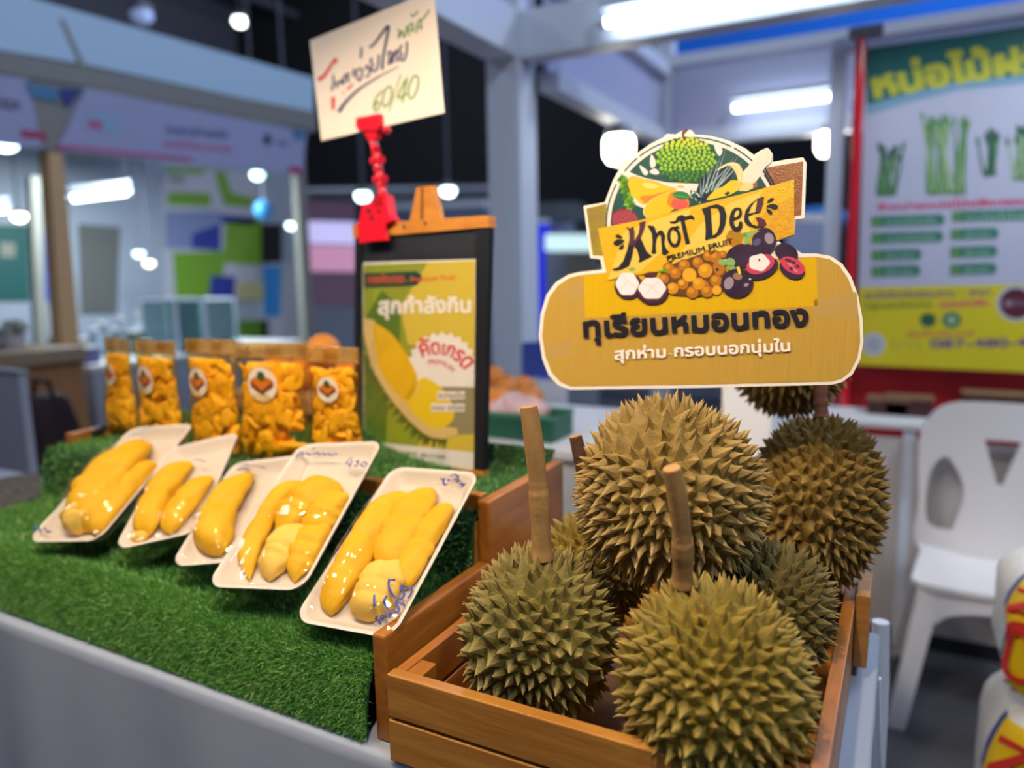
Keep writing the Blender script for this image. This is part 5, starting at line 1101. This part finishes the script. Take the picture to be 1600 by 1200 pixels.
# ------------------------------------------------------------------ booths across the aisle on the left
LX = -4.2
LP = Pl((LX, 3, 1), (1, 0, 0))
m_roof = mat('canopy_blue', (186, 212, 228), .6); m_post = mat('post_beige', (206, 164, 116), .55); m_pg = mat('post_grey', (134, 132, 122), .55); m_fas = mat('fascia_lilac', (160, 162, 192), .55)
y1 = LP.pix(90, 400)[1]; y2 = LP.pix(478, 400)[1]
cn = thing('aisle_booth', 'booth row with pale blue canopy edge and lilac name boards across the aisle', 'booth', (LX-.8, 3.2, 0))
z_t0, z_t1 = LP.pix(200, 170)[2], LP.pix(470, 205)[2]
def yz(P): return [LP.pix(*q) for q in P]
mesh('canopy_edge', prism([LP.pix(-260, -110), LP.pix(60, 0), LP.pix(490, 122), LP.pix(490, 176), LP.pix(130, 100), LP.pix(0, 78), LP.pix(-260, 10)], (-.25, 0, 0)), m_roof, cn)
mesh('canopy_seam', prism([LP.pix(92, 30)+[.004, 0, 0], LP.pix(99, 30)+[.004, 0, 0], LP.pix(135, 108)+[.004, 0, 0], LP.pix(126, 108)+[.004, 0, 0]], (-.02, 0, 0)), m_pg, cn)
mesh('gutter', prism([LP.pix(-260, 0)+[.03, 0, 0], LP.pix(0, 82)+[.03, 0, 0], LP.pix(130, 106)+[.03, 0, 0], LP.pix(490, 176)+[.03, 0, 0], LP.pix(490, 206)+[.03, 0, 0], LP.pix(130, 136)+[.03, 0, 0], LP.pix(0, 116)+[.03, 0, 0], LP.pix(-260, 60)+[.03, 0, 0]], (-.12, 0, 0)), m_pg, cn)
mesh('corner_post', prism([LP.pix(75, 236), LP.pix(98, 236), LP.pix(138, 680), LP.pix(106, 680)], (-.09, 0, 0)), m_post, cn)
yA = LP.pix(82, 300)[1]
mesh('post', rbox(LX-.06, LX, y2-.05, y2+.05, 0, LP.pix(478, 200)[2], .004), m_pg, cn)
mesh('post', prism([LP.pix(238, 250)-[1.3, 0, 0], LP.pix(252, 250)-[1.3, 0, 0], LP.pix(262, 560)-[1.3, 0, 0], LP.pix(246, 560)-[1.3, 0, 0]], (-.06, 0, 0)), m_pg, cn)
mesh('capital', prism([LP.pix(38, 126)+[.012, 0, 0], LP.pix(128, 138)+[.012, 0, 0], LP.pix(84, 236)+[.012, 0, 0], LP.pix(60, 232)+[.012, 0, 0]], (-.04, 0, 0)), m_pg, cn)
def board(label, P, arts):
    t = thing('name_board', label, 'sign', LP.pix(*P[-1]), 'lilac booth name boards')
    mesh('panel', prism([LP.pix(*q)+[.02, 0, 0] for q in P], (-.02, 0, 0)), m_fas, t)
    for i, a in enumerate(arts):
        p = Print(LP, .001); p.base = .021+.0004*i; a(p); p.build('board_print', t)
m_tb = mat('board_ink', (74, 78, 124), .5); m_tp = mat('board_pink', (186, 92, 140), .5); m_tr = mat('board_red', (168, 44, 84), .5); m_tn = mat('board_navy', (28, 40, 120), .5); m_tt = mat('board_teal', (70, 120, 160), .5); m_tk = mat('board_black', (52, 52, 70), .5)
board('lilac booth name board with dark blue and pink lettering across the aisle', [(130, 138), (476, 206), (470, 274), (86, 234)], [
    lambda p: p.text('ไทยช่วยไทยพลัส', (258, 208), (355, 216), 9, m_tb, 1, .03), lambda p: p.text('ของดีทั่วไทย ราคาถูก', (255, 229), (362, 238), 8, m_tp, 1, .03),
    lambda p: p.poly([(136, 172), (185, 182), (183, 208), (138, 198)], mat('board_aqua', (136, 170, 190), .5), 1), lambda p: p.poly([(140, 186), (160, 190), (158, 204), (138, 198)], m_tp, 2),
    lambda p: p.poly(ell(418, 218, 7, 9, n=10), m_tk, 1), lambda p: p.text('GA', (432, 226), (450, 229), 8, m_tb, 1, .02), lambda p: p.poly([(452, 260), (472, 262), (471, 272), (451, 270)], m_tr, 1), lambda p: p.poly([(92, 137), (130, 140), (104, 170)], m_tn, 2), lambda p: p.poly([(456, 203), (476, 206), (474, 220), (458, 216)], m_tt, 1), lambda p: p.poly([(90, 225), (300, 246), (300, 252), (88, 232)], m_tp, 1)])
board('lilac booth name board ending in GA with a red corner at the far left edge', [(-200, 80), (40, 124), (62, 232), (-200, 206)], [
    lambda p: p.text('OGA', (-10, 168), (31, 172), 15, m_tk, 1, .04), lambda p: p.poly([(32, 202), (72, 207), (74, 219), (33, 215)], m_tr, 1), lambda p: p.poly([(38, 128), (92, 138), (92, 160), (46, 150)], m_tt, 2)])
XB = -6.3; BK = Pl((XB, 4, 1), (1, 0, 0))
m_bwall = mat('booth_wall', (150, 158, 172), .6)
bw = mesh('booth_wall', rbox(XB-.06, XB, .6, 6.6, 0, 2.9), m_bwall); tag(bw, 'grey-blue rear wall of the booths across the aisle', 'wall panel')
tag(mesh('booth_ceiling', rbox(XB+.01, LX-.3, .8, 4.5, 2.62, 2.68), mat('booth_ceil', (150, 172, 190), .6)), 'pale ceiling panel inside the booth across the aisle', 'panel')
def wallart(name, label, P, m, extra=()):
    t = thing(name, label, 'poster', BK.pix(*P[-1])+np.array([.0, 0, 0]))
    mesh('sheet', prism([BK.pix(*q)+[.012, 0, 0] for q in P], (-.010, 0, 0)), m, t)
    if extra:
        p = Print(BK, .002); p.base = .0125
        for e, mm, l in extra: p.poly(e, mm, l)
        p.build('print', t)
m_gn = mat('poster_leaf', (108, 150, 34), .5); m_gnd = mat('poster_leaf_dark', (76, 116, 30), .5); m_gw = mat('poster_pale', (176, 176, 186), .5); m_blu = mat('poster_blue', (34, 52, 140), .5); m_bl2 = mat('poster_sky', (54, 130, 196), .5); m_tealp = mat('poster_teal', (22, 80, 78), .5)
wallart('poster', 'tall white and leaf-green poster in the booth across the aisle, left of the red clip', [(252, 262), (400, 270), (400, 470), (255, 470)], m_gw, [([(258, 262), (320, 264), (318, 272), (258, 270)], m_gn, 1), ([(262, 300), (330, 302), (328, 322), (262, 320)], m_gn, 1), ([(335, 268), (352, 268), (360, 300), (398, 310), (392, 324), (350, 320)], m_gn, 1), ([(265, 275), (290, 276), (290, 284), (265, 284)], m_pg, 1), ([(258, 330), (345, 330), (345, 390), (258, 388)], mat('poster_mist', (120, 130, 168), .5), 1), ([(345, 335), (400, 340), (400, 352), (345, 348)], m_blu, 2), ([(300, 365), (345, 350), (345, 392), (300, 388)], m_blu, 2), ([(352, 345), (408, 342), (408, 415), (350, 410)], m_gn, 2), ([(270, 395), (350, 392), (350, 462), (275, 466)], m_gn, 2), ([(330, 430), (368, 432), (366, 466), (326, 466)], m_blu, 3), ([(370, 440), (412, 440), (412, 468), (372, 470)], mat('poster_straw', (176, 168, 120), .5), 3)])
wallart('poster', 'dark teal board at the far left edge behind the slanted beige post', [(-80, 350), (42, 352), (46, 470), (-80, 470)], m_tealp, [([(0, 378), (24, 380), (24, 402), (0, 402)], m_pg, 1)])
wallart('poster', 'narrow bright blue panel just left of the slanted beige post', [(50, 360), (66, 360), (76, 470), (62, 470)], mat('panel_blue', (34, 84, 190), .5))
wallart('poster', 'grey panel just right of the slanted beige post', [(122, 350), (186, 355), (182, 490), (126, 490)], mat('panel_mid', (92, 92, 90), .6))
wallart('poster', 'tall sky-blue and white panel beside the green poster across the aisle', [(408, 410), (470, 410), (470, 600), (408, 600)], m_gw, [([(410, 415), (440, 415), (438, 495), (412, 495)], m_bl2, 1), ([(400, 350), (440, 350), (440, 410), (405, 412)], m_black, 1)])
wallart('poster', 'leaf-green low panel below the tall green poster, behind the pouches', [(372, 500), (418, 500), (418, 600), (372, 600)], m_gnd)
# glass cases and goods on the booth counters
cb = thing('booth_counter', 'long wooden counter of the booth across the aisle at the left', 'counter', (-3.9, 2.6, 0))
KX = -3.6
K = Pl((KX, 3, 1), (1, 0, 0))
zk = K.pix(60, 548)[2]
mesh('worktop', rbox(KX-.75, KX, 1.0, K.pix(136, 560)[1], zk-.07, zk, .005), mat('wood_pale', (160, 134, 104), .55), cb); mesh('front', rbox(KX-.72, KX-.03, 1.0, K.pix(134, 560)[1], .02, zk-.071), mat('wood_mid', (170, 118, 72), .6, c2=(150, 100, 58), ns=3, st=(1, 8, 1)), cb)
c2_ = thing('booth_counter', 'white cloth covered counter with glass cases behind the pouches', 'counter', (-4.5, 3.8, 0))
mesh('worktop', rbox(-5.1, -4.35, 2.75, 4.6, .86, .9, .005), m_white, c2_); mesh('front', rbox(-5.08, -4.37, 2.77, 4.58, .02, .859), m_cloth, c2_)
G_ = Pl((-4.4, 3, 1), (1, 0, 0)); m_glass = film('case_glass', (210, 226, 224), .12, .05, 0.0)
for i, (xa, xb, ya, yb2, lb) in enumerate(((280, 322, 470, 565, 'left glass display case on the white counter behind the pouches'), (326, 372, 470, 565, 'right glass display case on the white counter behind the pouches'))):
    a, b = G_.pix(xa, 520)[1], G_.pix(xb, 520)[1]; z1_ = G_.pix(xa, ya)[2]; t = thing('glass_case', lb, 'display case', (-4.6, (a+b)/2, .9))
    mesh('glass', rbox(-4.78, -4.42, a+.01, b-.01, .905, z1_), m_glass, t); mesh('frame', join(*[rbox(-4.43+dx, -4.41+dx, y_-.008, y_+.008, .9, z1_+.008) for dx in (0, -.37) for y_ in (a, b)], *[rbox(-4.80, -4.41, y_-.008, y_+.008, z1_, z1_+.016) for y_ in (a, b)]), m_alu, t); mesh('tray', rbox(-4.76, -4.45, a+.03, b-.03, .902, .97), mat('case_goods', (62, 76, 74), .6), t)
goods = [(140, 470, .10, .16, (156, 160, 176), 'jar'), (160, 478, .09, .12, (126, 132, 160), 'jar'), (178, 482, .08, .11, (170, 150, 120), 'box'), (196, 470, .10, .17, (150, 170, 190), 'bottle'), (214, 462, .07, .20, (110, 120, 126), 'bottle'), (228, 470, .08, .16, (98, 110, 104), 'jar'), (243, 455, .07, .22, (140, 156, 168), 'bottle'), (258, 476, .09, .13, (88, 100, 92), 'box'), (272, 450, .07, .24, (190, 200, 210), 'bottle'), (150, 505, .09, .08, (96, 96, 140), 'box'), (205, 500, .09, .09, (190, 192, 186), 'box'), (236, 505, .08, .08, (160, 172, 150), 'box')]
wds = ('pale grey', 'lavender', 'tan', 'frosted blue', 'smoky grey', 'dark olive', 'blue-grey', 'dark green', 'clear white', 'violet', 'off-white', 'sage')
for i, (px, py, w_, h_, c, kd) in enumerate(goods):
    y_ = G_.pix(px, 500)[1]; x_ = -4.55-(.22 if i < 9 else 0)+.05*(i % 2); pos = (x_, y_, .9)
    t = thing('stall_'+kd, f'{wds[i]} {kd} on the counter between beige post and glass cases', kd, pos, 'goods on the booth counter')
    mm = mat('goods_%d' % i, c, .4); hh = h_*1.2
    if kd == 'box': mesh('carton', rbox(x_-w_/2, x_+w_/2, y_-w_/2, y_+w_/2, .9, .9+hh, .004), mm, t); mesh('lid', rbox(x_-w_/2-.003, x_+w_/2+.003, y_-w_/2-.003, y_+w_/2+.003, .9+hh, .912+hh, .003), m_white, t)
    else:
        mesh('body', tube_z([(w_*.42, 0), (w_*.45, .01), (w_*.45, hh*.7), (w_*.25, hh*.85), (w_*.22, hh*.9)], pos, 14), mm, t, smooth=50); mesh('cap', tube_z([(w_*.26, hh*.9), (w_*.26, hh), (w_*.2, hh*1.02)], pos, 14), m_white, t, smooth=50)
K3 = [(14, 470, .34, .10, (176, 172, 166), 'pale bowl heap of wrapped snacks on the wooden counter at the far left'), (78, 455, .20, .12, (158, 156, 146), 'grey basket of packets on the wooden counter beside the beige post')]
for i, (px, py, w_, h_, c, lb) in enumerate(K3):
    y_ = K.pix(px, 520)[1]; t = thing('food_basket', lb, 'basket', (KX-.35, y_, zk)); mesh('basket', tube_z([(w_*.30, 0), (w_*.42, h_*.5), (w_*.40, h_*.5), (w_*.28, .012)], (KX-.35, y_, zk), 20), mat('basket_white', (196, 196, 204), .5), t, smooth=50)
    bl_ = []
    for q in range(14): bl_.append(blob((KX-.35+random.uniform(-1, 1)*w_*.25, y_+random.uniform(-1, 1)*w_*.25, zk+h_*.45+random.uniform(0, h_*.45)), (.04, .03, .03), 8, 6))
    o = mesh('packets', join(*bl_), mat('packets_%d' % i, c, .5, c2=(120, 118, 110), ns=12), t, smooth=180); o['kind'] = 'stuff'
q = PD(38, 668, 2.55); zq = PD(20, 585, 2.55)[2]
t = thing('grey_panel', 'plain light grey upright panel at the far left edge behind the trays', 'panel', (q[0]-.3, q[1]+.2, 0))
mesh('body', rbox(q[0]-.60, q[0], q[1], q[1]+.03, 0, zq, .004), mat('cabinet_grey', (160, 160, 172), .5), t)
mesh('top_lip', rbox(q[0]-.605, q[0]+.005, q[1]-.005, q[1]+.035, zq+.001, zq+.016, .004), mat('cabinet_lip', (140, 142, 152), .5), t)
A30 = rotz(28); q0, q1 = PD(40, 700, 3.1), PD(112, 700, 3.1); zb1 = PD(75, 616, 3.1)[2]
t = thing('dark_bag', 'dark maroon bag standing between the grey cabinet and the beige post', 'bag', ((q0[0]+q1[0])/2, (q0[1]+q1[1])/2, 0))
mm = (q0+q1)/2; bw_ = np.linalg.norm(q1-q0); pr = [(1.0, 0), (1.04, .2), (1.04, .62), (.96, .85), (.78, .97), (.60, 1.0)]
V = []
for k_, h_ in pr:
    for x, y in rrect(bw_*k_, .26*k_, .06): V.append(np.array([x, y, h_*zb1]) @ A30+np.array([mm[0], mm[1], 0]))
n_ = len(V)//len(pr)
mesh('bag_body', (V, [[a*n_+i, a*n_+(i+1) % n_, (a+1)*n_+(i+1) % n_, (a+1)*n_+i] for a in range(len(pr)-1) for i in range(n_)]+[list(range((len(pr)-1)*n_, len(pr)*n_))]), mat('bag_maroon', (44, 22, 26), .8), t, smooth=50)
hp = np.array([mm[0], mm[1], zb1])-.0; mesh('bag_handle', tube([hp+np.array([-.07, 0, -.01]), hp+np.array([-.05, 0, .06]), hp+np.array([.05, 0, .06]), hp+np.array([.07, 0, -.01])], .010, 8), m_black, t)
q = PZ(40, 800, T+.03)
tag(mesh('seed_tray', join(box((-1.93, .93, T+.024), (.44, .34, .045), .01, rotz(-12))), mat('brown_seed', (96, 78, 60), .8, c2=(40, 34, 30), ns=70, bump=.6, bs=90, sharp=.1)), 'mottled brown packed goods on the cloth at the left end of the turf', 'goods')
tag(mesh('dark_net', tube(crom([PZ(-20, 822, .87), PZ(40, 796, .88), PZ(84, 772, .90), PZ(94, 735, .96), PZ(112, 698, 1.03), PZ(165, 668, 1.075)], 4, False), np.linspace(.024, .007, 21), 10), mat('net_black', (24, 28, 36), .8, bump=.5, bs=200), smooth=60), 'dark netting bundled along the left end of the turf stand', 'netting')

# ------------------------------------------------------------------ things deep in the hall
m_scr = mat('screen_pink', (196, 138, 170), .5, emit=.55); m_scw = mat('screen_lilac', (188, 180, 226), .5, emit=.75); m_scd = mat('screen_mauve', (84, 62, 84), .5, emit=.35); m_scb = mat('screen_blue', (10, 30, 190), .5, emit=.9)
def yplane(y): return Pl((0, y, 1), (0, -1, 0))
Q = yplane(6.2)
t = thing('video_screen', 'glowing pink and lilac screen wall left of the black easel', 'screen', Q.pix(520, 500))
mesh('cabinet', prism([Q.pix(*q)+[0, .06, 0] for q in ((478, 306), (556, 308), (556, 640), (480, 640))], (0, .08, 0)), m_black, t)
p = Print(Q, .004); p.poly([(480, 312), (556, 314), (556, 345), (480, 343)], m_scd, 1); p.poly([(480, 345), (556, 347), (556, 382), (480, 380)], m_scw, 1); p.poly([(480, 382), (556, 384), (556, 425), (480, 424)], m_scr, 1); p.poly([(480, 426), (556, 427), (556, 478), (480, 478)], m_scd, 1); p.poly([(480, 478), (556, 479), (556, 620), (480, 620)], mat('screen_grey', (72, 76, 96), .5, emit=.4), 1); p.build('display', t)
def hallpanel(name, label, cat, y, P, m, th=.12, cap=True, floor=True, under=None):
    Q = yplane(y); b = [Q.pix(*q) for q in P]; zl = b[3][2]
    if floor and under is None: b[2][2] = b[3][2] = 0.0
    t = thing(name, label, cat, b[-1]*np.array([1, 1, 0])+np.array([0, 0, min(v[2] for v in b)]))
    mesh('panel', prism(b, (0, th, 0)), m, t)
    if under is not None: mesh('stand', rbox(b[0][0], b[1][0], y+.01, y+th, 0, min(b[2][2], b[3][2])-.001), under, t)
    if cap: mesh('top_rail', prism([b[0]+[0, -.01, 0], b[1]+[0, -.01, 0], b[1]+[0, -.01, .06], b[0]+[0, -.01, .06]], (0, th+.02, 0)), m_alu, t)
    return t
hallpanel('booth_partition', 'grey-blue booth partition between the pink screen and the tall white post', 'partition', 7.2, [(556, 330), (756, 322), (760, 660), (556, 660)], mat('part_blue', (102, 112, 140), .6))
hallpanel('booth_partition', 'low grey booth partition under the dark drape behind the red clip', 'partition', 9.5, [(470, 300), (770, 296), (770, 560), (470, 560)], mat('part_grey', (110, 116, 128), .6))
hallpanel('booth_partition', 'grey booth partition behind the cut-out sign, right of the white post', 'partition', 8.2, [(812, 424), (1228, 424), (1228, 640), (812, 640)], mat('part_pale', (140, 146, 164), .6))
hallpanel('blue_screen', 'deep blue glowing panel just right of the tall white post', 'screen', 7.6, [(818, 350), (852, 350), (852, 470), (818, 470)], m_scb)
hallpanel('booth_roof', 'grey peaked booth roof right of the tall white post', 'booth roof', 7.9, [(812, 318), (896, 314), (930, 345), (812, 345)], mat('roof_grey', (98, 104, 112), .6), .29, False, True, mat('part_pale', (140, 146, 164), .6))
hallpanel('lit_counter', 'brightly lit white shelf right of the tall white post, left of the sign', 'shelf', 7.4, [(852, 366), (925, 366), (925, 392), (852, 392)], mat('shelf_glow', (196, 226, 226), .5, emit=1.0), .2, False, True, mat('part_pale', (140, 146, 164), .6))  # the shelf's lit look is emission in its material
hallpanel('stall_goods', 'tan stacked goods beside the lit shelf, left of the sign', 'goods', 7.3, [(884, 394), (930, 394), (930, 440), (884, 440)], mat('goods_tan', (120, 112, 104), .6), .09, False, True, mat('part_pale', (140, 146, 164), .6))
hallpanel('booth_partition', 'pale lilac partition seen between the sign and the red pole', 'partition', 5.6, [(1228, 345), (1306, 350), (1306, 640), (1228, 640)], mat('part_lilac', (150, 166, 204), .6))
q = PD(1276, 338, 6.6)
t = thing('blue_umbrella', 'rounded blue umbrella top between the sign and the red pole', 'umbrella', (q[0], q[1], 0)); mesh('canopy', blob(q-[0, 0, .05], (.28, .28, .14), 24, 10, None, None), mat('umbrella_blue', (34, 104, 176), .6), t, smooth=180); mesh('pole', tube([[q[0], q[1], 0], [q[0], q[1], q[2]-.1]], .02, 8), m_alu_d, t)
hallpanel('blue_cloth', 'blue cloth on the white counter behind the durian stalk', 'cloth', 2.62, [(815, 536), (880, 532), (880, 585), (815, 592)], mat('cloth_navy', (44, 66, 150), .7), .04, False, True, mat('panel_cool', (186, 190, 200), .5))
# hall lamps far away
def spot_lamp(label, px, py, d, r, c, e, sq=False, drop=.0):
    q = PD(px, py, d); t = thing('hall_lamp', label, 'lamp', q, 'distant hall lamps')
    mt2 = mat('lamp_%d_%d_%d_%g' % (c[0], c[1], c[2], e), c, .5, emit=e)
    mesh('glowing_face', blob(q, (r, r, r*.8), 14, 8), mt2, t, smooth=180)
    top = 2.62 if (q[0] < -4.5 and q[1] < 4.5 and q[2] < 2.6) else 7.98
    mesh('rod', tube([q+[0, 0, r*.7], [q[0], q[1], top]], .012, 6), m_hall, t); mesh('lamp_hood', tube_z([(r*1.05, r*.35), (r*.9, r*.8), (r*.4, r*1.2)], q, 14), m_hall, t, smooth=50)
spot_lamp('round hall ceiling lamp above the canopy, left of the card', 375, 33, 9, .085, (235, 245, 238), 7)
spot_lamp('dim bluish hall ceiling lamp near the top edge, left of the round one', 222, 24, 11, .16, (120, 135, 175), .8)
spot_lamp('white lamp at the far left edge under the name board', 8, 222, 4.4, .07, (215, 245, 240), 8)
spot_lamp('warm white lamp at the far left above the teal board', 30, 338, 5.5, .05, (255, 236, 206), 9)
spot_lamp('white lamp under the right end of the name board', 402, 273, 6.0, .05, (200, 240, 238), 8)
spot_lamp('small white lamp left of the pink screen', 456, 352, 6.0, .045, (214, 240, 232), 6)
spot_lamp('bluish white lamp above the goods counter', 217, 396, 6.3, .042, (196, 224, 236), 6)
spot_lamp('warm lamp above the goods counter, lower of the pair', 233, 411, 6.3, .042, (250, 232, 200), 6)
spot_lamp('white lamp just left of the red clip', 567, 306, 7, .07, (206, 236, 240), 8)
spot_lamp('white lamp just right of the easel handle', 700, 298, 7, .07, (222, 238, 240), 8)
spot_lamp('bluish lamp above the lit shelf right of the white post', 818, 380, 7.3, .05, (190, 220, 240), 6)
tube_light('tube_light', PX(105, 311, -4.9), PX(200, 300, -4.9), 'glowing tube light inside the left booth, right of the beige post', r=.022)
tube_light('tube_light', PX(-50, 334, -5.4), PX(12, 326, -5.4), 'glowing tube light inside the left booth at the photo edge', r=.022)
q = PD(412, 328, 5.9)
t = thing('blue_balloon', 'light blue balloon hanging beside the green poster across the aisle', 'balloon', q)
mesh('balloon_skin', blob(q, (.075, .075, .082), 18, 12), mat('balloon_blue', (70, 160, 226), .3), t, smooth=180); mesh('string', tube([q+[0, 0, .08], [q[0], q[1], 2.62]], .004, 6), m_white, t)
